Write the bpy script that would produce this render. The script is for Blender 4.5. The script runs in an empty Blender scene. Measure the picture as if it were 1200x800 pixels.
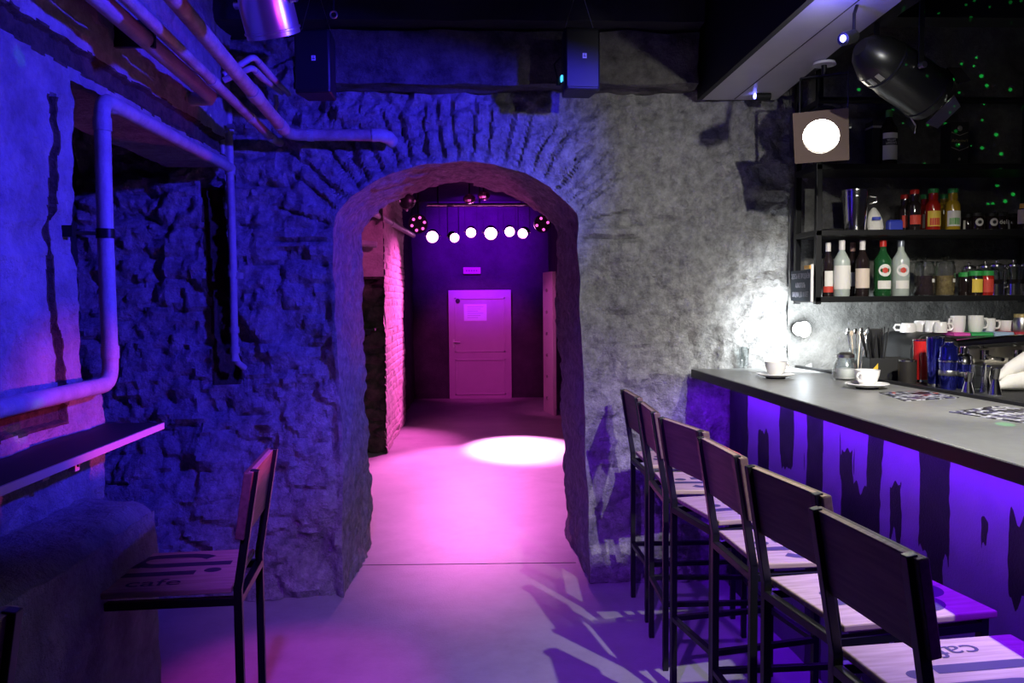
import bpy, bmesh, math, random
from mathutils import Vector, Matrix, noise
random.seed(7)
R = math.radians
C = bpy.context.scene.collection
SC = bpy.context.scene

# ------------------------------------------------------------------ camera, exposure
F, EYE = 960.0, 1.5
_d = Vector(((560 - 600) / F, (400 - 350) / F, 1)).normalized()
_u = Vector((-math.sin(R(0.6)), math.cos(R(0.6)), 0)); _u = (_u - _d * _u.dot(_d)).normalized()
_x = _u.cross(_d)
if _x[0] < 0: _x = -_x
MR = (_x, _d, _u)

cam = bpy.data.cameras.new('camera'); camo = bpy.data.objects.new('camera', cam); C.objects.link(camo)
cam.sensor_width = 36; cam.lens = 36 * F / 1200; cam.clip_start = .02; cam.clip_end = 60
rt = Vector([MR[i][0] for i in range(3)]); up = Vector([MR[i][1] for i in range(3)]); fw = Vector([MR[i][2] for i in range(3)])
mm = Matrix.Identity(4)
for i in range(3):
    mm[i][0] = rt[i]; mm[i][1] = up[i]; mm[i][2] = -fw[i]; mm[i][3] = (0, 0, EYE)[i]
camo.matrix_world = mm
SC.camera = camo

def ray(px, py):
    c = ((px - 600) / F, (400 - py) / F, 1.0)
    return Vector([sum(MR[i][k] * c[k] for k in range(3)) for i in range(3)])
def atY(px, py, Y): w = ray(px, py); w = w * (Y / w[1]); return Vector((w[0], w[1], w[2] + EYE))
def atX(px, py, X): w = ray(px, py); w = w * (X / w[0]); return Vector((w[0], w[1], w[2] + EYE))
def atZ(px, py, Z): w = ray(px, py); w = w * ((Z - EYE) / w[2]); return Vector((w[0], w[1], Z))

SC.view_settings.view_transform = 'Standard'
SC.view_settings.look = 'None'
SC.view_settings.gamma = 1
SC.view_settings.use_curve_mapping = False
SC.view_settings.exposure = 0.0
SC.cycles.use_denoising = True
SC.cycles.max_bounces = 12; SC.cycles.transmission_bounces = 12; SC.cycles.diffuse_bounces = 4
SC.cycles.sample_clamp_indirect = 8

w = bpy.data.worlds.new('world'); SC.world = w; w.use_nodes = True
w.node_tree.nodes['Background'].inputs[0].default_value = (0.02, 0.015, 0.06, 1)
w.node_tree.nodes['Background'].inputs[1].default_value = 0.05

# ------------------------------------------------------------------ lights of the room
def aim(o, target):
    o.rotation_euler = (Vector(target) - o.location).to_track_quat('-Z', 'Y').to_euler()
def spot(name, loc, target, power, col, size, blend=.3, radius=.03, scale=None):
    l = bpy.data.lights.new(name, 'SPOT'); l.energy = power; l.color = col
    l.spot_size = R(size); l.spot_blend = blend; l.shadow_soft_size = radius
    o = bpy.data.objects.new(name, l); C.objects.link(o); o.location = loc; aim(o, target)
    if scale: o.scale = scale
    return o
def point(name, loc, power, col, radius=.03):
    l = bpy.data.lights.new(name, 'POINT'); l.energy = power; l.color = col; l.shadow_soft_size = radius
    o = bpy.data.objects.new(name, l); C.objects.link(o); o.location = loc
    return o
def area(name, loc, target, power, col, sx, sy):
    l = bpy.data.lights.new(name, 'AREA'); l.shape = 'RECTANGLE'; l.size = sx; l.size_y = sy; l.energy = power; l.color = col
    o = bpy.data.objects.new(name, l); C.objects.link(o); o.location = loc; aim(o, target)
    return o

BLUE = (.036, .021, 1.0)
MAG = (1.0, .03, .62)
PINK = (1.0, .12, .72)
spot('blue_flood', (1.5, 1.9, 2.452), (-1.0, 3.15, 2.05), 820, BLUE, 92, .5, .04, (1, .54, 1))
spot('white_spot', (1.28, 1.58, 2.40), (1.08, 3.2, .65), 185, (.98, .97, .92), 130, .8, .012, (.37, 1, 1))
spot('counter_led_pink', (1.20, 2.35, 1.062), (-1.0, 2.5, 1.02), 210, (1, .07, .5), 24, .8, .012)
spot('blue_floor_fill', (-.25, .9, 2.6), (.02, 3.9, 0), 430, (.24, .045, 1), 50, .8, .04)  # added wash that turns the floor violet-blue, no fixture behind it
spot('corridor_hot', (.17, 10.22, 2.31), (.42, 8.2, 0), 5200, (1.0, .28, .85), 24, .7, .05)
spot('corridor_wash', (-.08, 10.22, 2.31), (-.1, 7.0, 0), 1300, (1, .20, .80), 35, .6, .05)
spot('door_leaf_fill', (-.5, 9.2, 2.4), (.92, 10.6, .9), 90, PINK, 40, .6, .05)  # added pink fill for the open door leaf, no lamp hangs here
spot('corridor_soffit_fill', (.80, 5.75, .3), (-.50, 4.65, 2.1), 55, (1, .06, .6), 56, .8, .05)  # made-up unseen fill, stands for floor bounce onto the arch soffit
spot('corridor_lintel_fill', (.4, 6.4, 2.6), (-1.15, 7.95, 2.15), 110, PINK, 36, .7, .05)  # added pink fill on the pale lintel, from no known lamp
spot('corridor_side', (.62, 10.2, 2.31), (-1.0, 8.8, 1.0), 1100, PINK, 60, .7, .05)
spot('corridor_blue_fill', (.05, 11.0, 2.72), (.05, 12.3, 2.36), 420, (.22, .0, 1.0), 84, .7, .05)  # added blue-violet fill standing for the glow high on the end wall
spot('corridor_door', (.0, 9.0, 2.6), (.02, 12.25, .85), 270, (.95, .05, .78), 34, .6, .05)
spot('bar_lamp_light', tuple(atY(946, 388, 3.90)), tuple(atY(940, 400, 4.2)), 36, (.86, .94, 1.0), 168, .6, .06)
spot('bar_top_light', (1.62, 1.7, 2.45), (1.84, 3.25, 1.14), 170, (1, .94, .84), 62, .6, .04)

# ------------------------------------------------------------------ materials
def nd(nt, t, **k):
    n = nt.nodes.new(t)
    for a, b in k.items(): setattr(n, a, b)
    return n
def mat(name, col, rough=.5, metal=0., var=0., scale=8., bump=0., bscale=60., trans=0., emit=None, estr=0., coat=0., ior=1.45, col2=None):
    m = bpy.data.materials.new(name); m.use_nodes = True
    nt = m.node_tree; b = nt.nodes['Principled BSDF']
    b.inputs['Base Color'].default_value = (*col, 1); b.inputs['Roughness'].default_value = rough
    b.inputs['Metallic'].default_value = metal; b.inputs['Transmission Weight'].default_value = trans
    b.inputs['IOR'].default_value = ior; b.inputs['Coat Weight'].default_value = coat
    if emit: b.inputs['Emission Color'].default_value = (*emit, 1); b.inputs['Emission Strength'].default_value = estr
    tc = None
    if var or bump or col2: tc = nd(nt, 'ShaderNodeTexCoord')
    if var or col2:
        n = nd(nt, 'ShaderNodeTexNoise'); n.inputs['Scale'].default_value = scale; n.inputs['Detail'].default_value = 9; n.inputs['Roughness'].default_value = .72
        r = nd(nt, 'ShaderNodeValToRGB')
        c2 = col2 or tuple(min(1, c * (1 + var)) for c in col); c1 = col if col2 else tuple(c * (1 - var) for c in col)
        r.color_ramp.elements[0].position = .33; r.color_ramp.elements[1].position = .68
        r.color_ramp.elements[0].color = (*c1, 1); r.color_ramp.elements[1].color = (*c2, 1)
        nt.links.new(tc.outputs['Object'], n.inputs['Vector']); nt.links.new(n.outputs['Fac'], r.inputs['Fac']); nt.links.new(r.outputs['Color'], b.inputs['Base Color'])
    if bump:
        n2 = nd(nt, 'ShaderNodeTexNoise'); n2.inputs['Scale'].default_value = bscale; n2.inputs['Detail'].default_value = 6
        bp = nd(nt, 'ShaderNodeBump'); bp.inputs['Strength'].default_value = bump; bp.inputs['Distance'].default_value = .03; n2.inputs['Roughness'].default_value = .68
        nt.links.new(tc.outputs['Object'], n2.inputs['Vector']); nt.links.new(n2.outputs['Fac'], bp.inputs['Height']); nt.links.new(bp.outputs['Normal'], b.inputs['Normal'])
    return m
def wood(name, c1, c2, scale=6, rough=.55, axis=(1, 14, 14)):
    m = mat(name, c1, rough); nt = m.node_tree; b = nt.nodes['Principled BSDF']
    tc = nd(nt, 'ShaderNodeTexCoord'); mp = nd(nt, 'ShaderNodeMapping'); mp.inputs['Scale'].default_value = axis
    n = nd(nt, 'ShaderNodeTexNoise'); n.inputs['Scale'].default_value = scale; n.inputs['Detail'].default_value = 5
    r = nd(nt, 'ShaderNodeValToRGB'); r.color_ramp.elements[0].position = .3; r.color_ramp.elements[1].position = .7
    r.color_ramp.elements[0].color = (*c1, 1); r.color_ramp.elements[1].color = (*c2, 1)
    nt.links.new(tc.outputs['Object'], mp.inputs[0]); nt.links.new(mp.outputs[0], n.inputs['Vector']); nt.links.new(n.outputs['Fac'], r.inputs[0]); nt.links.new(r.outputs[0], b.inputs['Base Color'])
    return m
M = {}
M['stone'] = mat('whitewashed_stone', (.15, .147, .143), .85, col2=(.43, .42, .40), scale=20, bump=1.0, bscale=36)
M['plaster'] = mat('rough_plaster', (.20, .19, .185), .85, col2=(.44, .43, .41), scale=6, bump=1.0, bscale=26)
M['bare'] = mat('bare_brown_masonry', (.03, .024, .014), .95, col2=(.14, .11, .06), scale=14, bump=.8, bscale=60)
M['darkstone'] = mat('dark_rubble', (.03, .022, .02), .95, col2=(.12, .09, .08), scale=9, bump=.9, bscale=50)
M['brickpale'] = mat('pale_brick', (.30, .24, .22), .85, col2=(.5, .42, .38), scale=6, bump=.5, bscale=50)
M['darkwall'] = mat('dark_painted_wall', (.02, .019, .022), .8, col2=(.05, .047, .05), scale=3, bump=.4, bscale=40)
M['barwall'] = mat('charcoal_bar_wall', (.045, .043, .04), .8, col2=(.22, .215, .20), scale=3.5, bump=.5, bscale=35)
M['ceil'] = mat('black_ceiling', (.012, .012, .013), .8, col2=(.035, .034, .035), scale=2.5, bump=.3, bscale=30)
M['timber'] = mat('old_timber', (.035, .032, .03), .85, col2=(.21, .195, .175), scale=7, bump=.8, bscale=40)
M['concrete'] = mat('worn_concrete', (.27, .26, .25), .5, col2=(.40, .39, .37), scale=1.6, bump=.12, bscale=80)
M['soffit'] = mat('pale_soffit_board', (.50, .49, .47), .38, var=.08, scale=2)
M['blackpanel'] = mat('black_fascia', (.006, .006, .007), .6)
M['pipe'] = mat('painted_pipe', (.36, .35, .35), .5, var=.25, scale=9, bump=.2, bscale=40)
M['rustpipe'] = mat('scuffed_pipe', (.22, .15, .14), .5, col2=(.45, .38, .36), scale=12, bump=.2, bscale=40)
M['blackmetal'] = mat('black_metal', (.012, .012, .013), .38, .3)
M['blackplastic'] = mat('black_plastic', (.012, .012, .013), .45, bump=.1, bscale=300)
M['chrome'] = mat('polished_steel', (.75, .74, .72), .14, 1.)
M['steel'] = mat('brushed_steel', (.55, .54, .52), .3, 1.)
M['ply'] = wood('pale_plywood', (.36, .25, .16), (.52, .39, .27))
M['dkboard'] = wood('shaded_brown_board', (.12, .075, .05), (.20, .13, .085), axis=(14, 1, 14))  # brown wood, with the shade on the stool backs' aisle face in its colour
M['stencil'] = mat('dark_stencil', (.05, .045, .06), .6)
M['counter'] = mat('charcoal_laminate', (.18, .18, .172), .36, var=.12, scale=20)
M['counteredge'] = mat('black_edge', (.008, .008, .009), .5)
M['tabletop'] = mat('dark_tabletop', (.02, .018, .02), .65)
M['tableedge'] = mat('pale_edge_band', (.55, .42, .42), .5)
M['white'] = mat('white_ceramic', (.82, .80, .77), .22, coat=.3)
M['black'] = mat('matt_black', (.012, .012, .012), .6)
M['blackrubber'] = mat('rubber_mat', (.02, .02, .02), .7, bump=.3, bscale=200)
M['glass'] = mat('clear_glass', (.95, .97, .96), .03, trans=1.)
gm = M['glass']; nt = gm.node_tree; gb = nt.nodes['Principled BSDF']; nt.nodes.remove(gb)
gt = nd(nt, 'ShaderNodeBsdfTransparent'); gt.inputs[0].default_value = (.93, .95, .95, 1); gg = nd(nt, 'ShaderNodeBsdfGlossy'); gg.inputs['Roughness'].default_value = .04
gx = nd(nt, 'ShaderNodeMixShader'); gl = nd(nt, 'ShaderNodeLayerWeight'); gl.inputs[0].default_value = .35
nt.links.new(gl.outputs['Facing'], gx.inputs[0]); nt.links.new(gt.outputs[0], gx.inputs[1]); nt.links.new(gg.outputs[0], gx.inputs[2]); nt.links.new(gx.outputs[0], nt.nodes['Material Output'].inputs['Surface'])
M['greenglass'] = mat('green_glass', (.03, .16, .05), .05, trans=.55)
M['darkglass'] = mat('dark_syrup_glass', (.018, .012, .012), .06)
M['milkglass'] = mat('cloudy_glass', (.55, .62, .56), .12, trans=.3)
M['redjuice'] = mat('red_juice', (.32, .015, .01), .08)
M['yellowjuice'] = mat('yellow_juice', (.42, .27, .02), .08)
M['label'] = mat('paper_label', (.72, .70, .64), .6)
M['labelcream'] = mat('cream_label', (.66, .55, .44), .6)
M['labelred'] = mat('red_label', (.55, .05, .03), .6)
M['labelgreen'] = mat('green_label', (.10, .35, .08), .6)
M['labelyellow'] = mat('yellow_label', (.7, .5, .06), .6)
M['capred'] = mat('red_cap', (.5, .02, .015), .4)
M['capgreen'] = mat('green_cap', (.03, .30, .06), .4)
M['capwhite'] = mat('white_cap', (.72, .68, .64), .4)
M['cappink'] = mat('pinkish_cap', (.5, .28, .24), .4)
M['capgrey'] = mat('grey_cap', (.25, .28, .33), .35, .5)
M['bluemetal'] = mat('blue_lacquer', (.03, .035, .38), .12, .9, coat=.8)
M['redlacq'] = mat('red_lacquer', (.6, .02, .02), .2, coat=.6)
M['cork'] = mat('dry_herbs', (.12, .08, .03), .9, col2=(.3, .23, .1), scale=60, bump=.6, bscale=120)
M['beans'] = mat('dark_dried_tea', (.03, .015, .02), .9, var=.4, scale=80, bump=.6, bscale=120)
M['yellow'] = mat('yellow_sticker', (.75, .5, .03), .5)
M['orange'] = mat('orange_plastic', (.8, .42, .06), .5)
M['board'] = mat('chalkboard', (.035, .045, .06), .7)
M['chalk'] = mat('chalk', (.28, .28, .32), .8)
M['lampblack'] = mat('black_lamp_enamel', (.006, .006, .007), .32)
M['gold'] = mat('gold_print', (.55, .43, .18), .4, .6)
M['greyprint'] = mat('grey_print', (.30, .28, .24), .6)
M['paper'] = mat('white_paper', (.75, .75, .78), .7)
M['doorpaint'] = mat('painted_door', (.42, .38, .38), .5, var=.06, scale=3)
M['gel'] = mat('brown_gel_frame', (.13, .09, .065), .5)
M['silver'] = mat('silver_can', (.6, .58, .6), .28, .9)
M['cloth'] = mat('white_towel', (.78, .76, .70), .9, bump=.3, bscale=150)
M['clothpink'] = mat('pink_cloth', (.62, .08, .38), .9)
M['clothgreen'] = mat('green_cloth', (.04, .33, .10), .9)
M['clothblue'] = mat('pale_blue_cloth', (.30, .42, .55), .9)
M['clothred'] = mat('dark_red_cloth', (.4, .03, .05), .9)
M['bluebox'] = mat('blue_packet', (.03, .05, .42), .5)
def emis(name, col, s): return mat(name, col, .4, emit=col, estr=s)
M['lampwhite'] = emis('warm_lens', (1, .93, .80), 14)
M['lamppink'] = emis('pink_lens', (1, .30, .85), 18)
M['lamppinkdim'] = emis('dim_pink_lens', (1, .12, .6), 1.6)
M['ledblue'] = emis('blue_led', (.15, .15, 1), 14)
M['ledcyan'] = emis('cyan_led', (.05, .4, .8), 2.2)
M['ledwhite'] = emis('cold_led', (.85, .93, 1), 22)
M['ledstrip'] = emis('violet_led', (.35, .02, 1), 3)

# floor joint and flyer pattern
def flyer_mat(name, accent):
    m = mat(name, (.05, .05, .06), .3); nt = m.node_tree; b = nt.nodes['Principled BSDF']
    tc = nd(nt, 'ShaderNodeTexCoord'); v = nd(nt, 'ShaderNodeTexVoronoi'); v.inputs['Scale'].default_value = 60
    r = nd(nt, 'ShaderNodeValToRGB'); r.color_ramp.interpolation = 'CONSTANT'
    e = r.color_ramp.elements; e[0].color = (.01, .01, .014, 1); e[1].position = .62; e[1].color = (.42, .42, .46, 1)
    x = e.new(.45); x.color = (.06, .055, .11, 1)
    x = e.new(.86); x.color = (*accent, 1)
    nt.links.new(tc.outputs['Object'], v.inputs['Vector']); nt.links.new(v.outputs['Color'], r.inputs[0]); nt.links.new(r.outputs[0], b.inputs['Base Color'])
    return m
M['flyerA'] = flyer_mat('flyer_print_red', (.6, .06, .03)); M['flyerB'] = flyer_mat('flyer_print_grey', (.55, .55, .6))
def panel_mat():
    m = mat('streaked_panel_paint', (.5, .5, .5), .45, bump=.15, bscale=120); nt = m.node_tree; b = nt.nodes['Principled BSDF']
    a = nd(nt, 'ShaderNodeAttribute', attribute_name='paint')
    r = nd(nt, 'ShaderNodeValToRGB'); r.color_ramp.elements[0].position = .47; r.color_ramp.elements[1].position = .53
    r.color_ramp.elements[0].color = (.22, .21, .24, 1); r.color_ramp.elements[1].color = (.008, .008, .009, 1)
    nt.links.new(a.outputs['Fac'], r.inputs[0]); nt.links.new(r.outputs[0], b.inputs['Base Color'])
    return m
M['panel'] = panel_mat()

# ------------------------------------------------------------------ mesh builder
class MB:
    def __init__(s): s.bm = bmesh.new(); s.mi = 0
    def _face(s, vs):
        try:
            f = s.bm.faces.new(vs); f.material_index = s.mi; return f
        except ValueError: return None
    def hexa(s, p):
        v = [s.bm.verts.new(q) for q in p]
        for a in ((0, 3, 2, 1), (4, 5, 6, 7), (0, 1, 5, 4), (1, 2, 6, 5), (2, 3, 7, 6), (3, 0, 4, 7)): s._face([v[i] for i in a])
        return s
    def box(s, x0, x1, y0, y1, z0, z1):
        return s.hexa([(x0, y0, z0), (x1, y0, z0), (x1, y1, z0), (x0, y1, z0), (x0, y0, z1), (x1, y0, z1), (x1, y1, z1), (x0, y1, z1)])
    def bar(s, p, q, w, h=None, upv=(0, 0, 1)):
        p = Vector(p); q = Vector(q); h = h or w; d = (q - p).normalized(); u = Vector(upv)
        if abs(d.dot(u)) > .95: u = Vector((1, 0, 0))
        a = d.cross(u).normalized() * (w / 2); b = a.cross(d).normalized() * (h / 2)
        return s.hexa([p - a - b, p + a - b, p + a + b, p - a + b, q - a - b, q + a - b, q + a + b, q - a + b])
    def tube(s, pts, r, n=14, caps=True):
        pts = [Vector(p) for p in pts]; rings = []
        rr = r if isinstance(r, (list, tuple)) else [r] * len(pts)
        ref = None
        for i, p in enumerate(pts):
            t = (pts[min(i + 1, len(pts) - 1)] - pts[max(i - 1, 0)]).normalized()
            if ref is None:
                ref = Vector((0, 0, 1)) if abs(t.z) < .9 else Vector((1, 0, 0))
            a = (ref - t * ref.dot(t)).normalized(); ref = a; b = t.cross(a)
            rings.append([s.bm.verts.new(p + (a * math.cos(2 * math.pi * k / n) + b * math.sin(2 * math.pi * k / n)) * rr[i]) for k in range(n)])
        for i in range(len(rings) - 1):
            for k in range(n): s._face([rings[i][k], rings[i][(k + 1) % n], rings[i + 1][(k + 1) % n], rings[i + 1][k]])
        if caps: s._face(rings[0][::-1]); s._face(rings[-1])
        return s
    def lathe(s, prof, n=24, c=(0, 0, 0), mtx=None):
        rings = []; mtx = mtx or Matrix.Identity(4); c = Vector(c)
        for r, z in prof:
            if r < 1e-5: rings.append([s.bm.verts.new(mtx @ Vector((0, 0, z)) + c)])
            else: rings.append([s.bm.verts.new(mtx @ Vector((r * math.cos(2 * math.pi * k / n), r * math.sin(2 * math.pi * k / n), z)) + c) for k in range(n)])
        for A, B in zip(rings, rings[1:]):
            for k in range(n):
                k2 = (k + 1) % n
                if len(A) == 1 and len(B) == 1: continue
                if len(A) == 1: s._face([A[0], B[k2], B[k]])
                elif len(B) == 1: s._face([A[k], A[k2], B[0]])
                else: s._face([A[k], A[k2], B[k2], B[k]])
        return s
    def band(s, r, z0, z1, a0, a1, c=(0, 0, 0), n=14, rz=1., th=.0012):
        c = Vector(c); g = []
        for i in range(n + 1):
            a = R(a0 + (a1 - a0) * i / n)
            g.append([s.bm.verts.new(c + Vector((q * math.cos(a), q * math.sin(a), z))) for q, z in ((r, z0), (r + th, z0), (r + th, z1), (r, z1))])
        for A, B in zip(g, g[1:]):
            for k in range(4): s._face([A[k], B[k], B[(k + 1) % 4], A[(k + 1) % 4]])
        s._face(g[0]); s._face(g[-1][::-1])
        return s
    def prism(s, poly, d):
        d = Vector(d); a = [s.bm.verts.new(Vector(p)) for p in poly]; b = [s.bm.verts.new(Vector(p) + d) for p in poly]
        s._face(a[::-1]); s._face(b)
        for i in range(len(a)):
            j = (i + 1) % len(a); s._face([a[i], a[j], b[j], b[i]])
        return s
    def ell(s, c, rx, ry, rz, n=16, m=10):
        prof = [(math.sin(math.pi * i / m), -math.cos(math.pi * i / m)) for i in range(m + 1)]
        prof[0] = (0, -1); prof[-1] = (0, 1)
        return s.lathe(prof, n, c, Matrix.Diagonal((rx, ry, rz, 1)))
    def build(s, name, m, parent=None, smooth=True, bevel=0., loc=None, recalc=True):
        if recalc: bmesh.ops.recalc_face_normals(s.bm, faces=s.bm.faces)
        me = bpy.data.meshes.new(name); s.bm.to_mesh(me); s.bm.free()
        for x in (m if isinstance(m, (list, tuple)) else [m]): me.materials.append(x)
        o = bpy.data.objects.new(name, me); C.objects.link(o)
        if parent: o.parent = parent
        if loc: o.location = loc
        if bevel:
            b = o.modifiers.new('bevel', 'BEVEL'); b.width = bevel; b.segments = 2; b.limit_method = 'ANGLE'
        if smooth:
            me.polygons.foreach_set('use_smooth', [True] * len(me.polygons))
            me.set_sharp_from_angle(angle=R(38))
        return o

def thing(name, label, cat, loc=(0, 0, 0), rz=0, group=None):
    o = bpy.data.objects.new(name, None); C.objects.link(o); o.location = loc; o.rotation_euler = (0, 0, rz)
    o.empty_display_size = .05
    o['label'] = label; o['category'] = cat
    if group: o['group'] = group
    return o
def tag(o, label, cat, group=None):
    o['label'] = label; o['category'] = cat
    if group: o['group'] = group
    return o
def struct(o): o['kind'] = 'structure'; return o
def dup(root, loc, rz, label, group=None):
    r = root.copy(); C.objects.link(r); r.location = loc; r.rotation_euler = (0, 0, rz); r['label'] = label
    if group: r['group'] = group
    for ch in list(root.children):
        c = ch.copy(); C.objects.link(c); c.parent = r
        for g in list(ch.children):
            d = g.copy(); C.objects.link(d); d.parent = c
    return r
def text_mesh(name, body, size, m, parent, loc, rot, ext=.0006, align='CENTER', shear=0., xs=1.):
    cu = bpy.data.curves.new(name, 'FONT'); cu.body = body; cu.size = size; cu.extrude = ext; cu.align_x = align; cu.align_y = 'CENTER'; cu.shear = shear
    cu.resolution_u = 3
    t = bpy.data.objects.new(name + '_t', cu); C.objects.link(t)
    bpy.context.view_layer.update()
    me = bpy.data.meshes.new_from_object(t.evaluated_get(bpy.context.evaluated_depsgraph_get()))
    bpy.data.objects.remove(t); bpy.data.curves.remove(cu)
    me.name = name; me.materials.clear(); me.materials.append(m)
    o = bpy.data.objects.new(name, me); C.objects.link(o); o.parent = parent; o.location = loc; o.rotation_euler = rot; o.scale = (xs, 1, 1)
    return o
def arc(c, a0, a1, r, ax, ay, n=6):
    c = Vector(c); ax = Vector(ax); ay = Vector(ay)
    return [c + ax * r * math.cos(R(a0 + (a1 - a0) * i / n)) + ay * r * math.sin(R(a0 + (a1 - a0) * i / n)) for i in range(n + 1)]

# ------------------------------------------------------------------ stone relief
def sm(a, b, x):
    t = max(0., min(1., (x - a) / (b - a))); return t * t * (3 - 2 * t)
def fbm(p, o=4): return noise.fractal(p, 1.0, 2.0, o)
def stones(p, sx, sz, seed=0.):
    q = Vector((p.x * sx + .35 * noise.noise(p * 3), p.y * sx + seed, p.z * sz + .35 * noise.noise(p * 3 + Vector((9, 0, 0)))))
    d, pts = noise.voronoi(q)
    h = .5 * noise.noise(pts[0] * 7.3)
    return sm(.02, .28, d[1] - d[0]) + h
ZT = 2.95
WY = 4.2
arch_px = [(389, 266), (394, 250), (410, 231), (432, 216), (460, 203), (500, 192), (540, 188.5), (580, 192), (615, 202), (645, 218), (664, 235), (675, 250), (678, 264)]
AP = [atY(x, y, WY) for x, y in arch_px]
XL, XR, ZL, ZR = AP[0].x, AP[-1].x, AP[0].z, AP[-1].z
def jl(z): return -.69 + (XL + .69) * sm(0, 1, z / ZL)
def jr(z): return .570 + (XR - .570) * sm(0, 1, z / ZR)
CONT = [Vector((jl(ZL * i / 80), WY, ZL * i / 80)) for i in range(80)]
for a, b in zip(AP, AP[1:]):
    n = max(1, int((b - a).length / .012))
    CONT += [a.lerp(b, i / n) for i in range(n)]
CONT += [Vector((jr(ZR * (1 - i / 80)), WY, ZR * (1 - i / 80))) for i in range(81)]
LEN = [0.]
for a, b in zip(CONT, CONT[1:]): LEN.append(LEN[-1] + (b - a).length)
def near(x, z):
    best = (1e9, 0)
    for i in range(0, len(CONT), 2):
        c = CONT[i]; d = (c.x - x) ** 2 + (c.z - z) ** 2
        if d < best[0]: best = (d, i)
    i0 = best[1]
    for i in range(max(0, i0 - 1), min(len(CONT), i0 + 2)):
        c = CONT[i]; d = (c.x - x) ** 2 + (c.z - z) ** 2
        if d < best[0]: best = (d, i)
    return math.sqrt(best[0]), LEN[best[1]]
S0, S1 = LEN[80], LEN[-82]
def vecn(p): return Vector((noise.noise(p * 6), noise.noise(p * 6 + Vector((5, 1, 0))), noise.noise(p * 6 + Vector((0, 7, 3))))) * .012
def front_disp(p):
    d, s = near(p.x, p.z)
    edge = sm(0, .06, d)
    left = 1 - sm(.2, .9, p.x)
    h = .030 * fbm(p * 2.1, 3) + .022 * fbm(p * 7, 4) + .008 * fbm(p * 24, 3) + .030 * (noise.turbulence(p * 6, 4, True) - .9) + .014 * (noise.turbulence(p * 17, 3, True) - .9)
    h += (.010 + .012 * left) * (stones(p, 3.2, 6.4) - .6)
    h *= 1 + .35 * left
    # pits where render has fallen away
    h -= (.02 + .018 * left) * sm(.18, .42, noise.noise(p * 7.5 + Vector((1, 5, 2)))) * .6
    h -= .02 * sm(.22, .45, noise.noise(p * 4.5 + Vector((3, 0, 8))))
    if d < .36 and S0 - .15 < s < S1 + .1 and p.z > ZL - .1:   # ring of bricks set on end over the arch
        k = sm(.36, .26, d)
        ph = (s + .012 * noise.noise(p * 9)) / .075
        f = abs(ph - math.floor(ph) - .5)
        cell = noise.noise(Vector((math.floor(ph) * 3.7, 0, 0)))
        h = h * (1 - .5 * k) + k * (-.034 * sm(.22, .5, f) + .022 * cell + .004)
    bat = 0.
    if p.x < -.45: bat = .13 * sm(-.45, -.7, p.x) * (1 - sm(0, 1.0, p.z))
    v = vecn(p)
    sl = 1 if (slot(p.x, p.z)) else 0
    return p + v * (1) + Vector((0, -1, 0)) * (h * (.25 + .75 * edge) + bat - .05 * sl)
def slot(x, z, g=0.):
    zt, zb = 2.06 + g, 1.08 - g
    cx = -1.335 + (2.06 - z) * .045
    return zb < z < zt and abs(x - cx) < .046 + g + .014 * noise.noise(Vector((x * 3, z * 11, 2)))
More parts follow.
